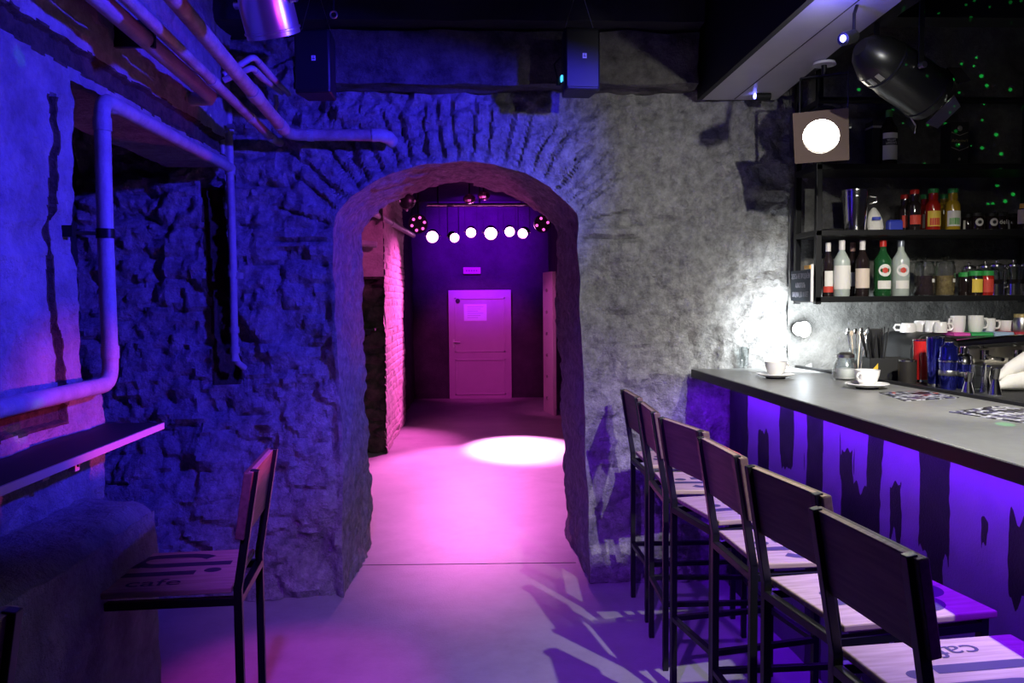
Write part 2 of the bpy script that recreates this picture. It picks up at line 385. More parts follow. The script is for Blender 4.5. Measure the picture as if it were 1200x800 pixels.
def build_back_wall():
    mb = MB(); bm = mb.bm
    def grid(us, zs, fn, mfn=None):
        V = [[bm.verts.new(front_disp(fn(u, t))) for u in us] for t in zs]
        for j in range(len(zs) - 1):
            for i in range(len(us) - 1):
                f = bm.faces.new([V[j][i], V[j][i + 1], V[j + 1][i + 1], V[j + 1][i]])
                p = fn((us[i] + us[i + 1]) / 2, (zs[j] + zs[j + 1]) / 2)
                f.material_index = 1 if slot(p.x, p.z, .016) else 0
    L = lambda a, b, n: [a + (b - a) * i / n for i in range(n + 1)]
    N = 80
    grid(L(0, 1, 115), L(0, 1, N), lambda u, t: Vector((-2.05 + (jl(ZL * t) + 2.05) * u, WY, ZL * t)))
    grid(L(0, 1, 130), L(0, 1, 96), lambda u, t: Vector((-2.05 + (XL + 2.05) * u, WY, ZL + (ZT - ZL) * t)))
    ts = [Vector((c.x, WY, c.z)) for c in CONT[80:-80]]
    grid(list(range(len(ts))), L(0, 1, 96), lambda u, t: (Vector((ts[int(u)].x + ((XL + (XR - XL) * int(u) / (len(ts) - 1)) - ts[int(u)].x) * t, WY, ts[int(u)].z + (ZT - ts[int(u)].z) * t))) if u == int(u)
         else Vector((ts[int(u)].x, WY, ts[int(u)].z + (ZT - ts[int(u)].z) * t)))
    grid(L(0, 1, 80), L(0, 1, N), lambda u, t: Vector((jr(ZR * t) + (1.75 - jr(ZR * t)) * u, WY, ZR * t)))
    grid(L(0, 1, 110), L(0, 1, 96), lambda u, t: Vector((XR + (1.75 - XR) * u, WY, ZR + (ZT - ZR) * t)))
    # reveal
    D = 44; rows = []
    for i, c in enumerate(CONT):
        a = CONT[max(0, i - 1)]; b = CONT[min(len(CONT) - 1, i + 1)]
        t = (b - a).normalized(); nrm = Vector((t.z, 0, -t.x))   # into the opening
        row = []
        dep = .80 if c.x < 0 else .92
        for k in range(D + 1):
            q = Vector((c.x, WY + dep * k / D, c.z)); e = k / D
            q.x += (.03 if c.x > 0 else -.03) * -e * (1 if c.x > 0 else 1)
            if k == 0: row.append(bm.verts.new(front_disp(c))); continue
            h = (.018 * fbm(q * 4, 3) + .008 * fbm(q * 18, 3) + .010 * (stones(Vector((q.y, q.x, q.z)), 5, 8) - .6)) * sm(0, .12, e)
            bat = .13 * sm(-.45, -.7, c.x) * (1 - sm(0, 1., c.z)) * (1 - sm(0, .25, e)) if c.x < 0 else 0
            row.append(bm.verts.new(q + vecn(q) + nrm * h + Vector((0, -bat, 0))))
        rows.append(row)
    for A, B in zip(rows, rows[1:]):
        for k in range(D): bm.faces.new([A[k], B[k], B[k + 1], A[k + 1]])
    # corridor side of the wall
    for i in range(len(CONT) - 1):
        a, b = rows[i][D], rows[i + 1][D]
        def out(v):
            c = v.co
            if c.z >= min(ZL, ZR) and XL < c.x < XR: return Vector((c.x, c.y, ZT))
            return Vector((-2.05 if c.x < 0 else 3.2, c.y, c.z))
        bm.faces.new([a, b, bm.verts.new(out(b)), bm.verts.new(out(a))])
    for x0, x1, z0 in ((-2.05, XL, ZL), (XR, 3.2, ZR)):
        bm.faces.new([bm.verts.new(q) for q in ((x0, WY + .86, z0 - .02), (x1, WY + .86, z0 - .02), (x1, WY + .86, ZT), (x0, WY + .86, ZT))])
    bmesh.ops.remove_doubles(bm, verts=bm.verts, dist=.0006)
    return struct(mb.build('wall_back', [M['stone'], M['bare']]))
build_back_wall()
# charcoal wall behind the bar shelves
def rough_plane(name, m, o, ux, vx, nu, nv, nrm, amp, mats=None, fn=None, keep=None, solid=0.):
    mb = MB(); bm = mb.bm; o = Vector(o); ux = Vector(ux); vx = Vector(vx); nrm = Vector(nrm); V = {}
    def vert(i, j):
        if (i, j) not in V:
            p = o + ux * (i / nu) + vx * (j / nv)
            V[i, j] = bm.verts.new(p + nrm * (fn(p) if fn else amp * fbm(p * 4, 4)))
        return V[i, j]
    for j in range(nv):
        for i in range(nu):
            p = o + ux * ((i + .5) / nu) + vx * ((j + .5) / nv)
            if keep and not keep(p): continue
            f = bm.faces.new([vert(i, j), vert(i + 1, j), vert(i + 1, j + 1), vert(i, j + 1)])
            f.material_index = mats(p) if mats else 0
    if solid:
        off = {}
        for e in [e for e in bm.edges if len(e.link_faces) == 1]:
            for v in e.verts:
                if v not in off: off[v] = bm.verts.new(v.co - nrm * solid)
            bm.faces.new([e.verts[0], e.verts[1], off[e.verts[1]], off[e.verts[0]]])
    ob = mb.build(name, m, recalc=not solid)
    return struct(ob)
rough_plane('wall_bar', M['barwall'], (1.62, WY + .02, 0), (1.6, 0, 0), (0, 0, ZT), 80, 120, (0, -1, 0), .012)

# left wall: face at X=-1.22, open recess beyond Y=2.56 under a lintel
def lw_disp(p):
    h = .012 * fbm(p * 3, 3) + .006 * fbm(p * 14, 4) + .003 * fbm(p * 40, 2) + .008 * (noise.turbulence(p * 7, 3, True) - .9)
    h -= .012 * sm(.30, .5, noise.noise(p * 5 + Vector((4, 4, 4))))
    return h - (.02 if lw_mat(p) else 0)
def lw_mat(p, g=0.):
    n = .012 * noise.noise(p * 9)
    if p.y > 4.1: return 0
    if abs(p.z - 2.248 - n) < .034 + g + .008 * noise.noise(p * 4): return 1
    if 1.20 < p.z < 2.10 and abs(p.y - 2.44 - n - .02 * math.sin(p.z * 7)) < .013 + g: return 1
    if abs(p.z - (1.175 + n * .6)) < .024 + g and p.y < 2.46 + g: return 1
    return 0
rough_plane('wall_left', [M['plaster'], M['bare']], (-1.22, 1.85, 0), (0, 2.35, 0), (0, 0, ZT), 300, 370, (1, 0, 0), 0, lambda p: lw_mat(p, .010), lw_disp,
            lambda p: p.y < 2.56 or (p.z < 1.2 and p.y < 2.70) or p.z > 2.17, .32)
MB().box(-1.54, -1.222, -2.0, 1.86, 0, ZT).build('wall_left', M['plaster'], smooth=False)['kind'] = 'structure'
MB().box(-2.1, -2.02, 2.2, 4.3, 0, ZT).build('wall_recess', M['darkwall'], smooth=False)['kind'] = 'structure'
# thick stone footing under the wall table
def footing():
    mb = MB(); bm = mb.bm; prof = []
    prof += [Vector((-1.0 + .02 * 0, 0, .86 * i / 30)) for i in range(31)]
    prof += [Vector((-1.0 - .05 + .05 * math.cos(R(a)), 0, .81 + .05 * math.sin(R(a)) + .02)) for a in (20, 45, 70)]
    prof += [Vector((-1.05 - .2 * i / 8, 0, .885 + .012 * i / 8)) for i in range(9)]
    rows = []
    ys = [-.5 + 3.15 * i / 160 for i in range(161)]
    for y in ys:
        e = sm(2.65 - .13, 2.65, y)
        row = []
        for p in prof:
            q = Vector((p.x - .10 * e * (p.x > -1.06) * (0.4 + .6 * e), y, p.z - .03 * e * (p.z > .7)))
            n = Vector((1, 0, 0)) if p.z < .8 else Vector((.3, 0, .9))
            row.append(bm.verts.new(q + n * (.018 * fbm(q * 3.5, 3) + .006 * fbm(q * 15, 3))))
        rows.append(row)
    for A, B in zip(rows, rows[1:]):
        for k in range(len(prof) - 1): bm.faces.new([A[k], A[k + 1], B[k + 1], B[k]])
    last = rows[-1]; bm.faces.new([v for v in last] + [bm.verts.new((-1.25, 2.65, 0))])
    return struct(mb.build('trim_1', M['plaster']))
footing()

# floor
def floor_fn(p): return .004 * fbm(p * 1.5, 2)
struct(MB().box(-2.2, 3.3, -2.1, 12.6, -.1, 0).build('floor', M['concrete'], smooth=False))
# saw-cut joints in the screed
for k, (a, b) in enumerate((((-.72, 4.60), (.54, 4.56)), ((-.2, 2.3), (.2, 4.56)))[:1]):
    struct(MB().bar((*a, .0006), (*b, .0006), .008, .001).build('trim_2', M['darkwall'], smooth=False))
# ceiling
struct(MB().box(-2.2, 3.3, -2.1, 5.1, ZT, ZT + .1).build('ceiling', M['ceil'], smooth=False))
struct(MB().box(3.2, 3.3, -2.1, 5.0, 0, ZT).build('wall_right', M['barwall'], smooth=False))
struct(MB().box(-2.2, 3.3, -2.1, -2.0, 0, ZT).build('wall_front', M['darkwall'], smooth=False))
def noisy_beam(name, x0, x1, y0, y1, z0, z1, m, amp=.012, step=.03):
    mb = MB(); mb.box(x0, x1, y0, y1, z0, z1)
    n = int(max(x1 - x0, y1 - y0) / step)
    bmesh.ops.subdivide_edges(mb.bm, edges=[e for e in mb.bm.edges if e.calc_length() > .5], cuts=n, use_grid_fill=True)
    bmesh.ops.subdivide_edges(mb.bm, edges=[e for e in mb.bm.edges if e.calc_length() > .08], cuts=5, use_grid_fill=True)
    bm = mb.bm
    for v in bm.verts:
        p = Vector((v.co.x * .35, v.co.y, v.co.z)) if x1 - x0 > y1 - y0 else Vector((v.co.x, v.co.y * .35, v.co.z))
        v.co += Vector((noise.noise(p * 14), noise.noise(p * 14 + Vector((3, 3, 3))), noise.noise(p * 14 + Vector((8, 1, 1))))) * amp
    return mb.build(name, m)
struct(noisy_beam('trim_3', -.72, 1.10, 4.06, 4.24, 2.545, 2.80, M['timber'], .016))
struct(noisy_beam('trim_4', -1.3, 1.10, 3.95, 4.25, 2.815, 2.96, M['ceil'], .006, .1))
struct(noisy_beam('trim_5', -1.0, 1.0, 2.85, 3.0, 2.86, 2.96, M['ceil'], .004, .1))
# bulkhead over the bar: black fascia and pale soffit
struct(MB().box(1.125, 1.15, -2.0, 4.18, 2.5, ZT).build('trim_6', M['blackpanel'], smooth=False))
sf = MB()
sf.prism([(1.15, -2, 2.5), (1.15, 4.18, 2.5), (1.53, 4.18, 2.5), (1.47, 3.3, 2.5), (1.42, 2.0, 2.5), (1.42, -2, 2.5)], (0, 0, .03))
struct(sf.build('trim_7', M['soffit'], smooth=False))
struct(MB().bar((1.27, -1.9, 2.4995), (1.31, 4.16, 2.4995), .004, .002).build('trim_8', M['blackpanel'], smooth=False))
struct(MB().box(1.46, 1.56, -2, 4.18, 2.53, ZT).build('trim_9', M['blackpanel'], smooth=False))
struct(MB().box(1.56, 3.2, 3.3, 3.42, 2.62, 2.72).build('trim_10', M['blackpanel'], smooth=False))

# corridor shell
def cor_disp(p): return .035 * fbm(p * 2.2, 3) + .022 * (stones(p, 3.5, 6.5) - .6) + .012 * fbm(p * 11, 3)
rough_plane('wall_corridor_pier', M['darkstone'], (-2.0, 8.0, 0), (1.10, 0, 0), (0, 0, 1.74), 70, 100, (0, -1, 0), 0, None, lambda p: .05 * fbm(p * 3, 3) + .04 * (stones(p, 4, 7) - .6) + .015 * fbm(p * 14, 3))
rough_plane('wall_corridor_lintel', M['brickpale'], (-2.0, 7.93, 1.72), (1.10, 0, 0), (0, 0, 1.23), 40, 50, (0, -1, 0), .015)
MB().box(-2.0, -.93, 7.94, 8.05, 1.70, 1.74).build('trim_11', M['darkstone'], smooth=False)['kind'] = 'structure'
def brick_disp(p):
    r = math.floor(p.z / .075); u = p.y / .24 + (.5 if r % 2 else 0)
    fz = abs(p.z / .075 - r - .5); fu = abs(u - math.floor(u) - .5)
    return .02 * fbm(p * 2.5, 3) + .008 * fbm(p * 12, 3) - .012 * max(sm(.36, .5, fz), sm(.44, .5, fu)) + .012 * noise.noise(Vector((r * 3.1, math.floor(u) * 5.3, 1)))
rough_plane('wall_corridor_left', M['brickpale'], (-.90, 7.95, 0), (0, 2.1, 0), (0, 0, ZT), 150, 200, (1, 0, 0), 0, None, brick_disp)
rough_plane('wall_corridor_alcove', M['brickpale'], (-2.0, 5.0, 0), (0, 3.1, 0), (0, 0, ZT), 60, 60, (1, 0, 0), .02)
rough_plane('wall_corridor_end', M['darkwall'], (-.97, 10.05, 0), (0, 2.3, 0), (0, 0, ZT), 60, 80, (1, 0, 0), .02)
rough_plane('wall_corridor_back', M['darkwall'], (-1.3, 12.34, 0), (2.6, 0, 0), (0, 0, ZT), 80, 80, (0, -1, 0), .006)
rough_plane('wall_corridor_right', M['darkwall'], (1.06, 5.05, 0), (0, 7.3, 0), (0, 0, ZT), 120, 60, (-1, 0, 0), .012)
struct(MB().box(-2.2, 1.4, 5.0, 12.6, ZT, ZT + .1).build('ceiling_corridor', M['darkwall'], smooth=False))

# door at the end of the corridor
dl, dr = atZ(527, 467, 0), atZ(600, 467, 0); DY = 12.26
dw = dr.x - dl.x
dt = struct(thing('door_1', 'pale painted cellar door', 'door', ((dl.x + dr.x) / 2, DY, 0))); del dt['category']; del dt['label']
MB().box(-dw / 2, dw / 2, 0, .05, .0, 1.63).build('door_leaf', M['doorpaint'], dt, False, .006)
fr = MB()
for z0, z1 in ((.06, .60), (.70, 1.52)):
    x0, x1 = -dw / 2 + .09, dw / 2 - .09
    for a in ((x0, x1, z0, z0 + .025), (x0, x1, z1 - .025, z1), (x0, x0 + .025, z0, z1), (x1 - .025, x1, z0, z1)):
        fr.box(a[0], a[1], -.012, .002, a[2], a[3])
fr.build('door_molding', M['doorpaint'], dt, False, .003)
MB().lathe([(0, 0), (.03, 0), (.035, .012), (.0, .016)], 16, (-dw / 2 + .14, -.002, 1.47), Matrix.Rotation(R(90), 4, 'X')).build('door_plate', M['black'], dt)
hd = MB(); hd.box(-dw / 2 + .06, -dw / 2 + .09, -.008, .002, .78, .90); hd.tube([(-dw / 2 + .075, 0, .86), (-dw / 2 + .075, -.05, .86), (-dw / 2 + .17, -.055, .86)], .008, 8)
hd.build('door_handle', M['steel'], dt)
nt_ = thing('paper_notice', 'white paper notice taped to the corridor door', 'notice', (atY(557, 366, DY).x, DY - .004, atY(557, 366, DY).z))
MB().box(-.17, .17, -.003, .0, -.125, .125).build('sheet', M['paper'], nt_, False)
pl = MB()
for k in range(6): pl.box(-.12, .12 - .04 * (k % 3), -.0045, -.003, .08 - .032 * k, .088 - .032 * k)
pl.build('printed_lines', mat('faint_ink', (.45, .45, .5), .7), nt_, False)
pz = atY(553, 317, 12.3)
t = thing('wall_plate', 'small pink-lit oblong plate on the wall above the corridor door', 'plate', (pz.x, 12.315, pz.z))
MB().box(-.13, .13, -.012, .012, -.05, .05).build('plate_face', mat('plate_paint', (.5, .25, .3), .5), t, False, .006)
pb = MB()
for k in range(5): pb.box(-.09 + .037 * k, -.066 + .037 * k, -.014, -.011, -.012, .012)
pb.build('plate_print', mat('plate_ink', (.25, .08, .12), .6), t, False)
# open door leaf on the right of the corridor
a, b = atZ(637, 481, 0), atZ(648, 487, 0)
ang = math.atan2(b.y - a.y, b.x - a.x); ln = (b - a).length
dt2 = struct(thing('door_2', 'x', 'door', (a.x, a.y, 0), ang)); del dt2['category']; del dt2['label']
MB().box(0, ln, 0, .05, .0, 1.84).build('door_leaf', M['doorpaint'], dt2, False, .005)
for k in range(6):
    MB().lathe([(0, 0), (.022, 0), (.022, .012), (.012, .02), (0, .022)], 12, (ln * .45, 0, .2 + .28 * k), Matrix.Rotation(R(90), 4, 'X')).build('bolt', M['steel'], dt2)

# ------------------------------------------------------------------ pipes
def elbow(p0, pc, p1, r, n=6):
    p0 = Vector(p0); pc = Vector(pc); p1 = Vector(p1)
    a = pc + (p0 - pc).normalized() * r; b = pc + (p1 - pc).normalized() * r
    return [a.lerp(pc, t / n).lerp(pc.lerp(b, t / n), t / n) for t in range(n + 1)]
t = thing('heating_pipe', 'thick blue-lit pipe running along the left wall and up its corner', 'pipe', (-1.18, 2.65, 1.24))
o0 = Vector((-1.18, 2.65, 1.24))
path = [Vector((-1.165, -.5, 1.243)) - o0, Vector((-1.165, 2.3, 1.243)) - o0] + elbow(Vector((-1.165, 2.3, 1.243)) - o0, (0.01, 0, 0), (0.01, 0, .5), .07) + [Vector((.008, 0, .45))]
z1 = 2.135 - o0.z
path += elbow((0.01, 0, .4), (0.01, 0, z1), (-.02, 1.5, z1 + .02), .06) + [Vector((-.035, 1.50, z1 + .02))]
MB().tube(path, .0245, 18).build('pipe_run', M['pipe'], t)
for p, q in (((.01, 0, z1 - .1), (.01, 0, z1 - .06)), ((0.0, .07, z1), (0.0, .1, z1)), ((.01, 0, .08), (.01, 0, .12))):
    MB().tube([p, q], .0275, 18).build('pipe_joint', M['pipe'], t)
cl = MB(); cl.tube([(.008, 0, .46), (.008, 0, .49)], .028, 18); cl.tube([(-.01, -.01, .475), (-.05, -.12, .47)], .006, 8); cl.box(-.06, -.03, -.135, -.11, .455, .49)
cl.build('pipe_clamp', M['blackmetal'], t)
t = thing('riser_pipe', 'thin vertical pipe on the stone wall left of the arch', 'pipe', (-1.215, 4.13, 1.22))
MB().tube([(0, 0, -.02), (.004, 0, .45), (.0, 0, 1.22)], .019, 14).build('pipe_run', M['pipe'], t)
for z in (.02, .12, .40, .90, 1.1): MB().tube([(0.002, 0, z), (0.002, 0, z + .03)], .024, 14).build('pipe_joint', M['pipe'], t)
MB().box(-.01, .04, -.012, .05, .39, .42).build('pipe_clamp', M['pipe'], t, False)
MB().tube([(.0, .0, .02), (.01, .02, -.03), (.03, .06, -.06)], .016, 10).build('pipe_bend', M['pipe'], t)
t = thing('short_riser_pipe', 'short thin pipe stub beside the riser pipe under the left ceiling pipes', 'pipe', tuple(atY(261, 190, 4.1)))
MB().tube([(0, 0, -.02), (0, 0, .16), (.0, 0, .26)], .011, 10).build('pipe_run', M['pipe'], t)
vv = MB(); vv.tube([(0, 0, .14), (0, 0, .19)], .02, 10); vv.tube([(0, 0, .165), (.05, -.03, .165)], .009, 8); vv.box(.04, .07, -.05, -.02, .155, .175)
vv.build('valve', M['steel'], t)

pA0, pA1 = atX(205, 0, -.915), atY(338, 158, 4.05)
t = thing('ceiling_pipe', 'thick upper scuffed pipe under the ceiling, turning along the stone wall', 'pipe', tuple(pA1))
d0 = (pA0 - pA1) * 1.9
path = [d0] + elbow(d0, Vector((0, 0, 0)), Vector((.5, .02, .0)), .07) + [Vector((.40, .03, .004)), Vector((.43, .03, .004))]
MB().tube(path, .028, 18).build('pipe_run', M['rustpipe'], t)
MB().tube([(.40, .03, .004), (.44, .03, .005), (.475, .05, -.002), (.485, .10, -.012)], .0325, 16).build('pipe_elbow', M['pipe'], t)
dn = d0.normalized()
for p, q in ((dn * .10, dn * .19), (dn * .55, dn * .64), (Vector((.09, .008, .001)), Vector((.12, .01, .001)))): MB().tube([p, q], .0315, 16).build('pipe_joint', M['pipe'], t)
pB0, pB1 = atX(150, 0, -.985), atY(320, 163, 4.1)
t = thing('ceiling_pipe', 'middle scuffed ceiling pipe on the left, running close beneath the thick one', 'pipe', tuple(pB1))
d1 = (pB0 - pB1) * 2.0
MB().tube([d1, d1 * .3, Vector((0, 0, 0)), Vector((.01, .1, -.0))], .0195, 14).build('pipe_run', M['rustpipe'], t)
dn = d1.normalized()
for k in (.02, .38, .9): MB().tube([dn * k, dn * (k + .05)], .0225, 14).build('pipe_joint', M['pipe'], t)
pC0, pC1 = atX(117, 0, -1.12), atX(246, 112, -1.12)
t = thing('ceiling_pipe', 'lowest blue-painted ceiling pipe on the left, nearest the wall plaster', 'pipe', tuple(pC1))
d2 = (pC0 - pC1) * 2.2
MB().tube([d2, d2 * .4, Vector((0, 0, 0)), Vector((-.02, .05, 0)), Vector((-.10, .06, 0))], .03, 14).build('pipe_run', M['pipe'], t)
MB().bar(d2 * .3 + Vector((-.12, 0, .02)), d2 * .3 + Vector((.03, 0, .02)), .02, .09).build('pipe_bracket', M['blackmetal'], t, False)
# two short elbowed pipes higher up
for k, (a, b, c, lab) in enumerate(((atY(297, 66, 3.55), atY(318, 90, 3.75), atY(338, 110, 4.1), 'upper of two small elbowed pipes beside the left hanging speaker'),
                                    (atY(295, 79, 3.50), atY(308, 92, 3.68), atY(330, 108, 4.1), 'lower of two small elbowed pipes beside the left hanging speaker'))):
    t = thing('branch_pipe', lab, 'pipe', tuple(a))
    tail = atY(262, 88 + 6 * k, 3.5)
    pts = [tail - a] + elbow(tail - a, Vector((0, 0, 0)), b - a, .025) + [b - a, c - a]
    MB().tube(pts, .013, 12).build('pipe_run', M['pipe'], t)
    jj = MB(); jj.tube([(b - a) * .25, (b - a) * 1.0], .0155, 12); jj.build('pipe_joint', M['pipe'], t)
t = thing('branch_pipe', 'short curved pipe on the stone under the small elbowed pipes', 'pipe', tuple(atY(323, 112, 4.1)))
q = atY(323, 112, 4.1)
MB().tube([(0, 0, 0), atY(324, 122, 4.1) - q, atY(321, 132, 4.1) - q, atY(316, 139, 4.12) - q], .012, 10).build('pipe_run', M['pipe'], t)

# ------------------------------------------------------------------ wall table
t = thing('wall_table', 'narrow dark wall-mounted bar table with a pink-lit edge on the left wall', 'table', (-1.2, 2.2, 1.085))
MB().box(-.03, .165, -2.2, .505, .0, .02).build('tabletop', M['tabletop'], t, False)
MB().box(.165, .172, -2.2, .505, .0, .02).build('edge_band', M['tableedge'], t, False)
for y in (.06, -1.0):
    b_ = MB(); b_.box(.0, .10, y - .006, y + .006, -.03, -.0); b_.box(.0, .02, y - .018, y + .018, -.07, 0); b_.box(.085, .105, y - .012, y + .012, -.045, 0)
    o_ = b_.build('bracket', M['tableedge'], t, False, .002)
    MB().lathe([(0, 0), (.004, 0), (.004, .003), (0, .004)], 8, (.105, y, -.03), Matrix.Rotation(R(90), 4, 'Y')).build('screw', M['blackmetal'], o_)

# ------------------------------------------------------------------ stools
def ribbon(pts, wd, z=0.):
    out = []
    P = [Vector((x, y, z)) for x, y in pts]; A = []; B = []
    for i, p in enumerate(P):
        tt = (P[min(i + 1, len(P) - 1)] - P[max(i - 1, 0)]).normalized(); n = Vector((-tt.y, tt.x, 0)) * wd / 2
        A.append(p + n); B.append(p - n)
    return A, B
SH = .735
def make_stool():
    t = thing('bar_stool', 'x', 'stool', (0, 0, 0), 0)
    seat = MB().box(.015, .43, -.172, .172, SH - .018, SH).build('seat', M['ply'], t, False, .004)
    st = MB(); bm = st.bm
    def U(u, v): return (.222 - u, -v)          # stencil reads from the stool's left side
    up_ = [(.165, .04), (-.05, .04)] + [(-.05 + .042 * math.cos(R(a)) * 1.3, .082 + .042 * math.sin(R(a))) for a in range(270, 90, -15)] + [(-.01, .126), (.04, .124), (.075, .113), (.095, .098)]
    lo_ = [(.08, -.035), (-.12, -.035)] + [(-.12 + .042 * math.cos(R(a)), .004 + .039 * math.sin(R(a))) for a in range(270, 95, -15)] + [(-.10, .045), (-.085, .042)]
    for path, wd in ((up_, .036), (lo_, .036)):
        A, B = ribbon([U(*q) for q in path], wd, SH + .0006)
        va = [bm.verts.new(q) for q in A]; vb = [bm.verts.new(q) for q in B]
        for i in range(len(A) - 1): st._face([va[i], va[i + 1], vb[i + 1], vb[i]])
    c = U(.125, -.02); st._face([bm.verts.new((c[0] + .024 * math.cos(R(a)), c[1] + .02 * math.sin(R(a)), SH + .0006)) for a in range(0, 360, 20)])
    sten = st.build('stencil', M['stencil'], seat, False)
    c = U(-.01, -.11)
    text_mesh('lettering', 'cafe', .075, M['stencil'], seat, (c[0], c[1], SH + .0007), (0, 0, math.pi), .0002, xs=1.25)
    MB().box(-.0, .024, -.182, .182, 1.045 - .185, 1.043).build('backrest', M['dkboard'], t, False, .003).location = (-.012, 0, 0)
    bo = t.children[-1] if t.children[-1].name.startswith('backrest') else [c for c in t.children if c.name.startswith('backrest')][0]
    bo.rotation_euler = (0, R(-9), 0); bo.location = (.113, 0, .012)
    MB().box(.0125, .0245 + .0, -.181, .181, 1.0432 - .0001, 1.0445).build('top_edge', M['ply'], bo, False).location = (-.0125, 0, 0)
    for s in (-1, 1):
        lg = MB(); lg.bar((0, s * .16, 0), (0, s * .16, SH), .022); lg.bar((0, s * .16, SH - .01), (-.052, s * .16, 1.047), .022)
        lg.build('leg', M['blackmetal'], t, False, .002)
        MB().bar((.405, s * .15, 0), (.405, s * .15, SH - .018), .022).build('leg', M['blackmetal'], t, False, .002)
    f = MB()
    for p, q in (((0, -.16), (0, .16)), ((.405, -.15), (.405, .15)), ((0, -.16), (.405, -.15)), ((0, .16), (.405, .15))):
        f.bar((*p, SH - .042), (*q, SH - .042), .022)
    f.build('seat_frame', M['blackmetal'], t, False, .002)
    for p, q in (((0, -.16), (0, .16)), ((.405, -.15), (.405, .15)), ((0, -.16), (.405, -.15)), ((0, .16), (.405, .15))):
        MB().bar((*p, .27), (*q, .27), .02).build('footrest', M['blackmetal'], t, False, .002)
    return t
s0 = make_stool()
G = 'wooden bar stools along the counter'
stl = [(.765, 3.85, 1, 'black-framed bar stool farthest down the row, right against the stone wall'),
       (.745, 3.36, -2, 'second bar stool out from the stone wall, wooden seat and black frame'),
       (.768, 2.90, 11, 'third bar stool out from the stone wall, wooden back turned slightly to the aisle'),
       (.775, 2.45, 3, 'fourth bar stool out from the stone wall, third from the near end of the row'),
       (.800, 2.00, 9, 'second bar stool from the near end of the row at the counter'),
       (.785, 1.55, 6, 'nearest bar stool of the row along the counter, its back seen largest')]
for i, (x, y, a, lab) in enumerate(stl):
    if i == 0: s0.location = (x, y, 0); s0.rotation_euler = (0, 0, R(a)); s0['label'] = lab; s0['group'] = G
    else: dup(s0, (x, y, 0), R(a), lab, G)
G2 = 'bar stools at the left wall table'
dup(s0, (-.668, 2.36, 0), R(185), 'single bar stool with cafe stencil on its seat, facing the left wall table', G2)
dup(s0, (-.745, 1.06, 0), R(180), 'dark bar stool cut by the bottom left corner, only its back post showing', G2)

# ------------------------------------------------------------------ bar counter
CZ = 1.13
def cx_front(y): return 1.10 + (4.18 - y) * .030
def cx_back(y): return 1.65 + (4.2 - y) * .095
t = thing('bar_counter', 'long charcoal bar counter with violet-lit streaked front along the right', 'bar counter', (1.3, 2.7, 0))
o0 = Vector((1.3, 2.7, 0))
def loc(p): return Vector(p) - o0
YN, YF = 1.0, 4.175
MB().prism([loc((cx_front(YN), YN, CZ - .04)), loc((cx_front(YF), YF, CZ - .04)), loc((cx_back(YF), YF, CZ - .04)), loc((cx_back(YN), YN, CZ - .04))], (0, 0, .04)).build('countertop', M['counter'], t, False, .003)
MB().hexa([loc(p) for p in ((cx_front(YN) - .004, YN, CZ - .042), (cx_front(YN), YN, CZ - .042), (cx_front(YF), YF, CZ - .042), (cx_front(YF) - .004, YF, CZ - .042),
                            (cx_front(YN) - .004, YN, CZ - .003), (cx_front(YN), YN, CZ - .003), (cx_front(YF), YF, CZ - .003), (cx_front(YF) - .004, YF, CZ - .003))]).build('front_edge', M['counteredge'], t, False)
MB().hexa([loc(p) for p in ((cx_back(YN) - .012, YN, CZ - .04), (cx_back(YN) + .01, YN, CZ - .04), (cx_back(YF) + .01, YF, CZ - .04), (cx_back(YF) - .012, YF, CZ - .04),
                            (cx_back(YN) - .012, YN, CZ + .012), (cx_back(YN) + .01, YN, CZ + .012), (cx_back(YF) + .01, YF, CZ + .012), (cx_back(YF) - .012, YF, CZ + .012))]).build('back_edge', M['counteredge'], t, False)
def pY(px): return atX(px, 470, 1.30).y
def pZ(py, px): return atX(px, py, 1.30).z
STR = [(851, 877, 440, 900), (888, 900, 505, 640), (912, 926, 440, 548), (940, 958, 440, 900), (979, 991, 530, 640), (989, 1012, 572, 800),
       (1006, 1022, 440, 900), (1032, 1043, 566, 632), (1063, 1097, 440, 655), (1075, 1090, 640, 720), (1131, 1139, 612, 650), (1162, 1215, 612, 720)]
STR = [(pY(a), pY(b), pZ(c, (a + b) / 2), pZ(d, (a + b) / 2), i) for i, (a, b, c, d) in enumerate(STR)]
def paint(y, z):
    m = 0.
    for ya, yb, zt, zb, i in STR:
        n1 = .020 * noise.noise(Vector((i * 3.3, z * 4, 1))) + .005 * noise.noise(Vector((i, z * 25, 4)))
        n2 = .020 * noise.noise(Vector((i * 5.1, z * 4, 7))) + .005 * noise.noise(Vector((i, z * 28, 9)))
        wmid = (ya + yb) / 2; top = 1.0
        e = min(ya + n1 - y, y - (yb + n2)) / .012
        ez = min(zt + (0 if zt > 1.05 else .05 * noise.noise(Vector((y * 30, i, 0)))) - z, z - zb - .08 * noise.noise(Vector((y * 40, i, 3)))) / .03
        m = max(m, min(1, max(0, .5 + min(e, ez))))
    s = noise.noise(Vector((y * 40, z * 3.0, 2)))
    if s > .62: m = max(m, min(1, .5 + (s - .62) * 8))
    return m
def bar_panel():
    mb = MB(); bm = mb.bm; lay = bm.verts.layers.float_color.new('paint')
    ny, nz = 420, 150; V = []
    for j in range(nz + 1):
        row = []
        for i in range(ny + 1):
            y = YN + (YF - .03 - YN) * i / ny; z = (CZ - .04) * j / nz
            v = bm.verts.new(loc((cx_front(y) + .19 + .0025 * noise.noise(Vector((y * 12, z * 12, 0))), y, z))); k = paint(y, z); v[lay] = (k, k, k, 1); row.append(v)
        V.append(row)
    for j in range(nz):
        for i in range(ny): mb._face([V[j][i], V[j + 1][i], V[j + 1][i + 1], V[j][i + 1]])
    return mb.build('front_panel', M['panel'], t)
bar_panel()
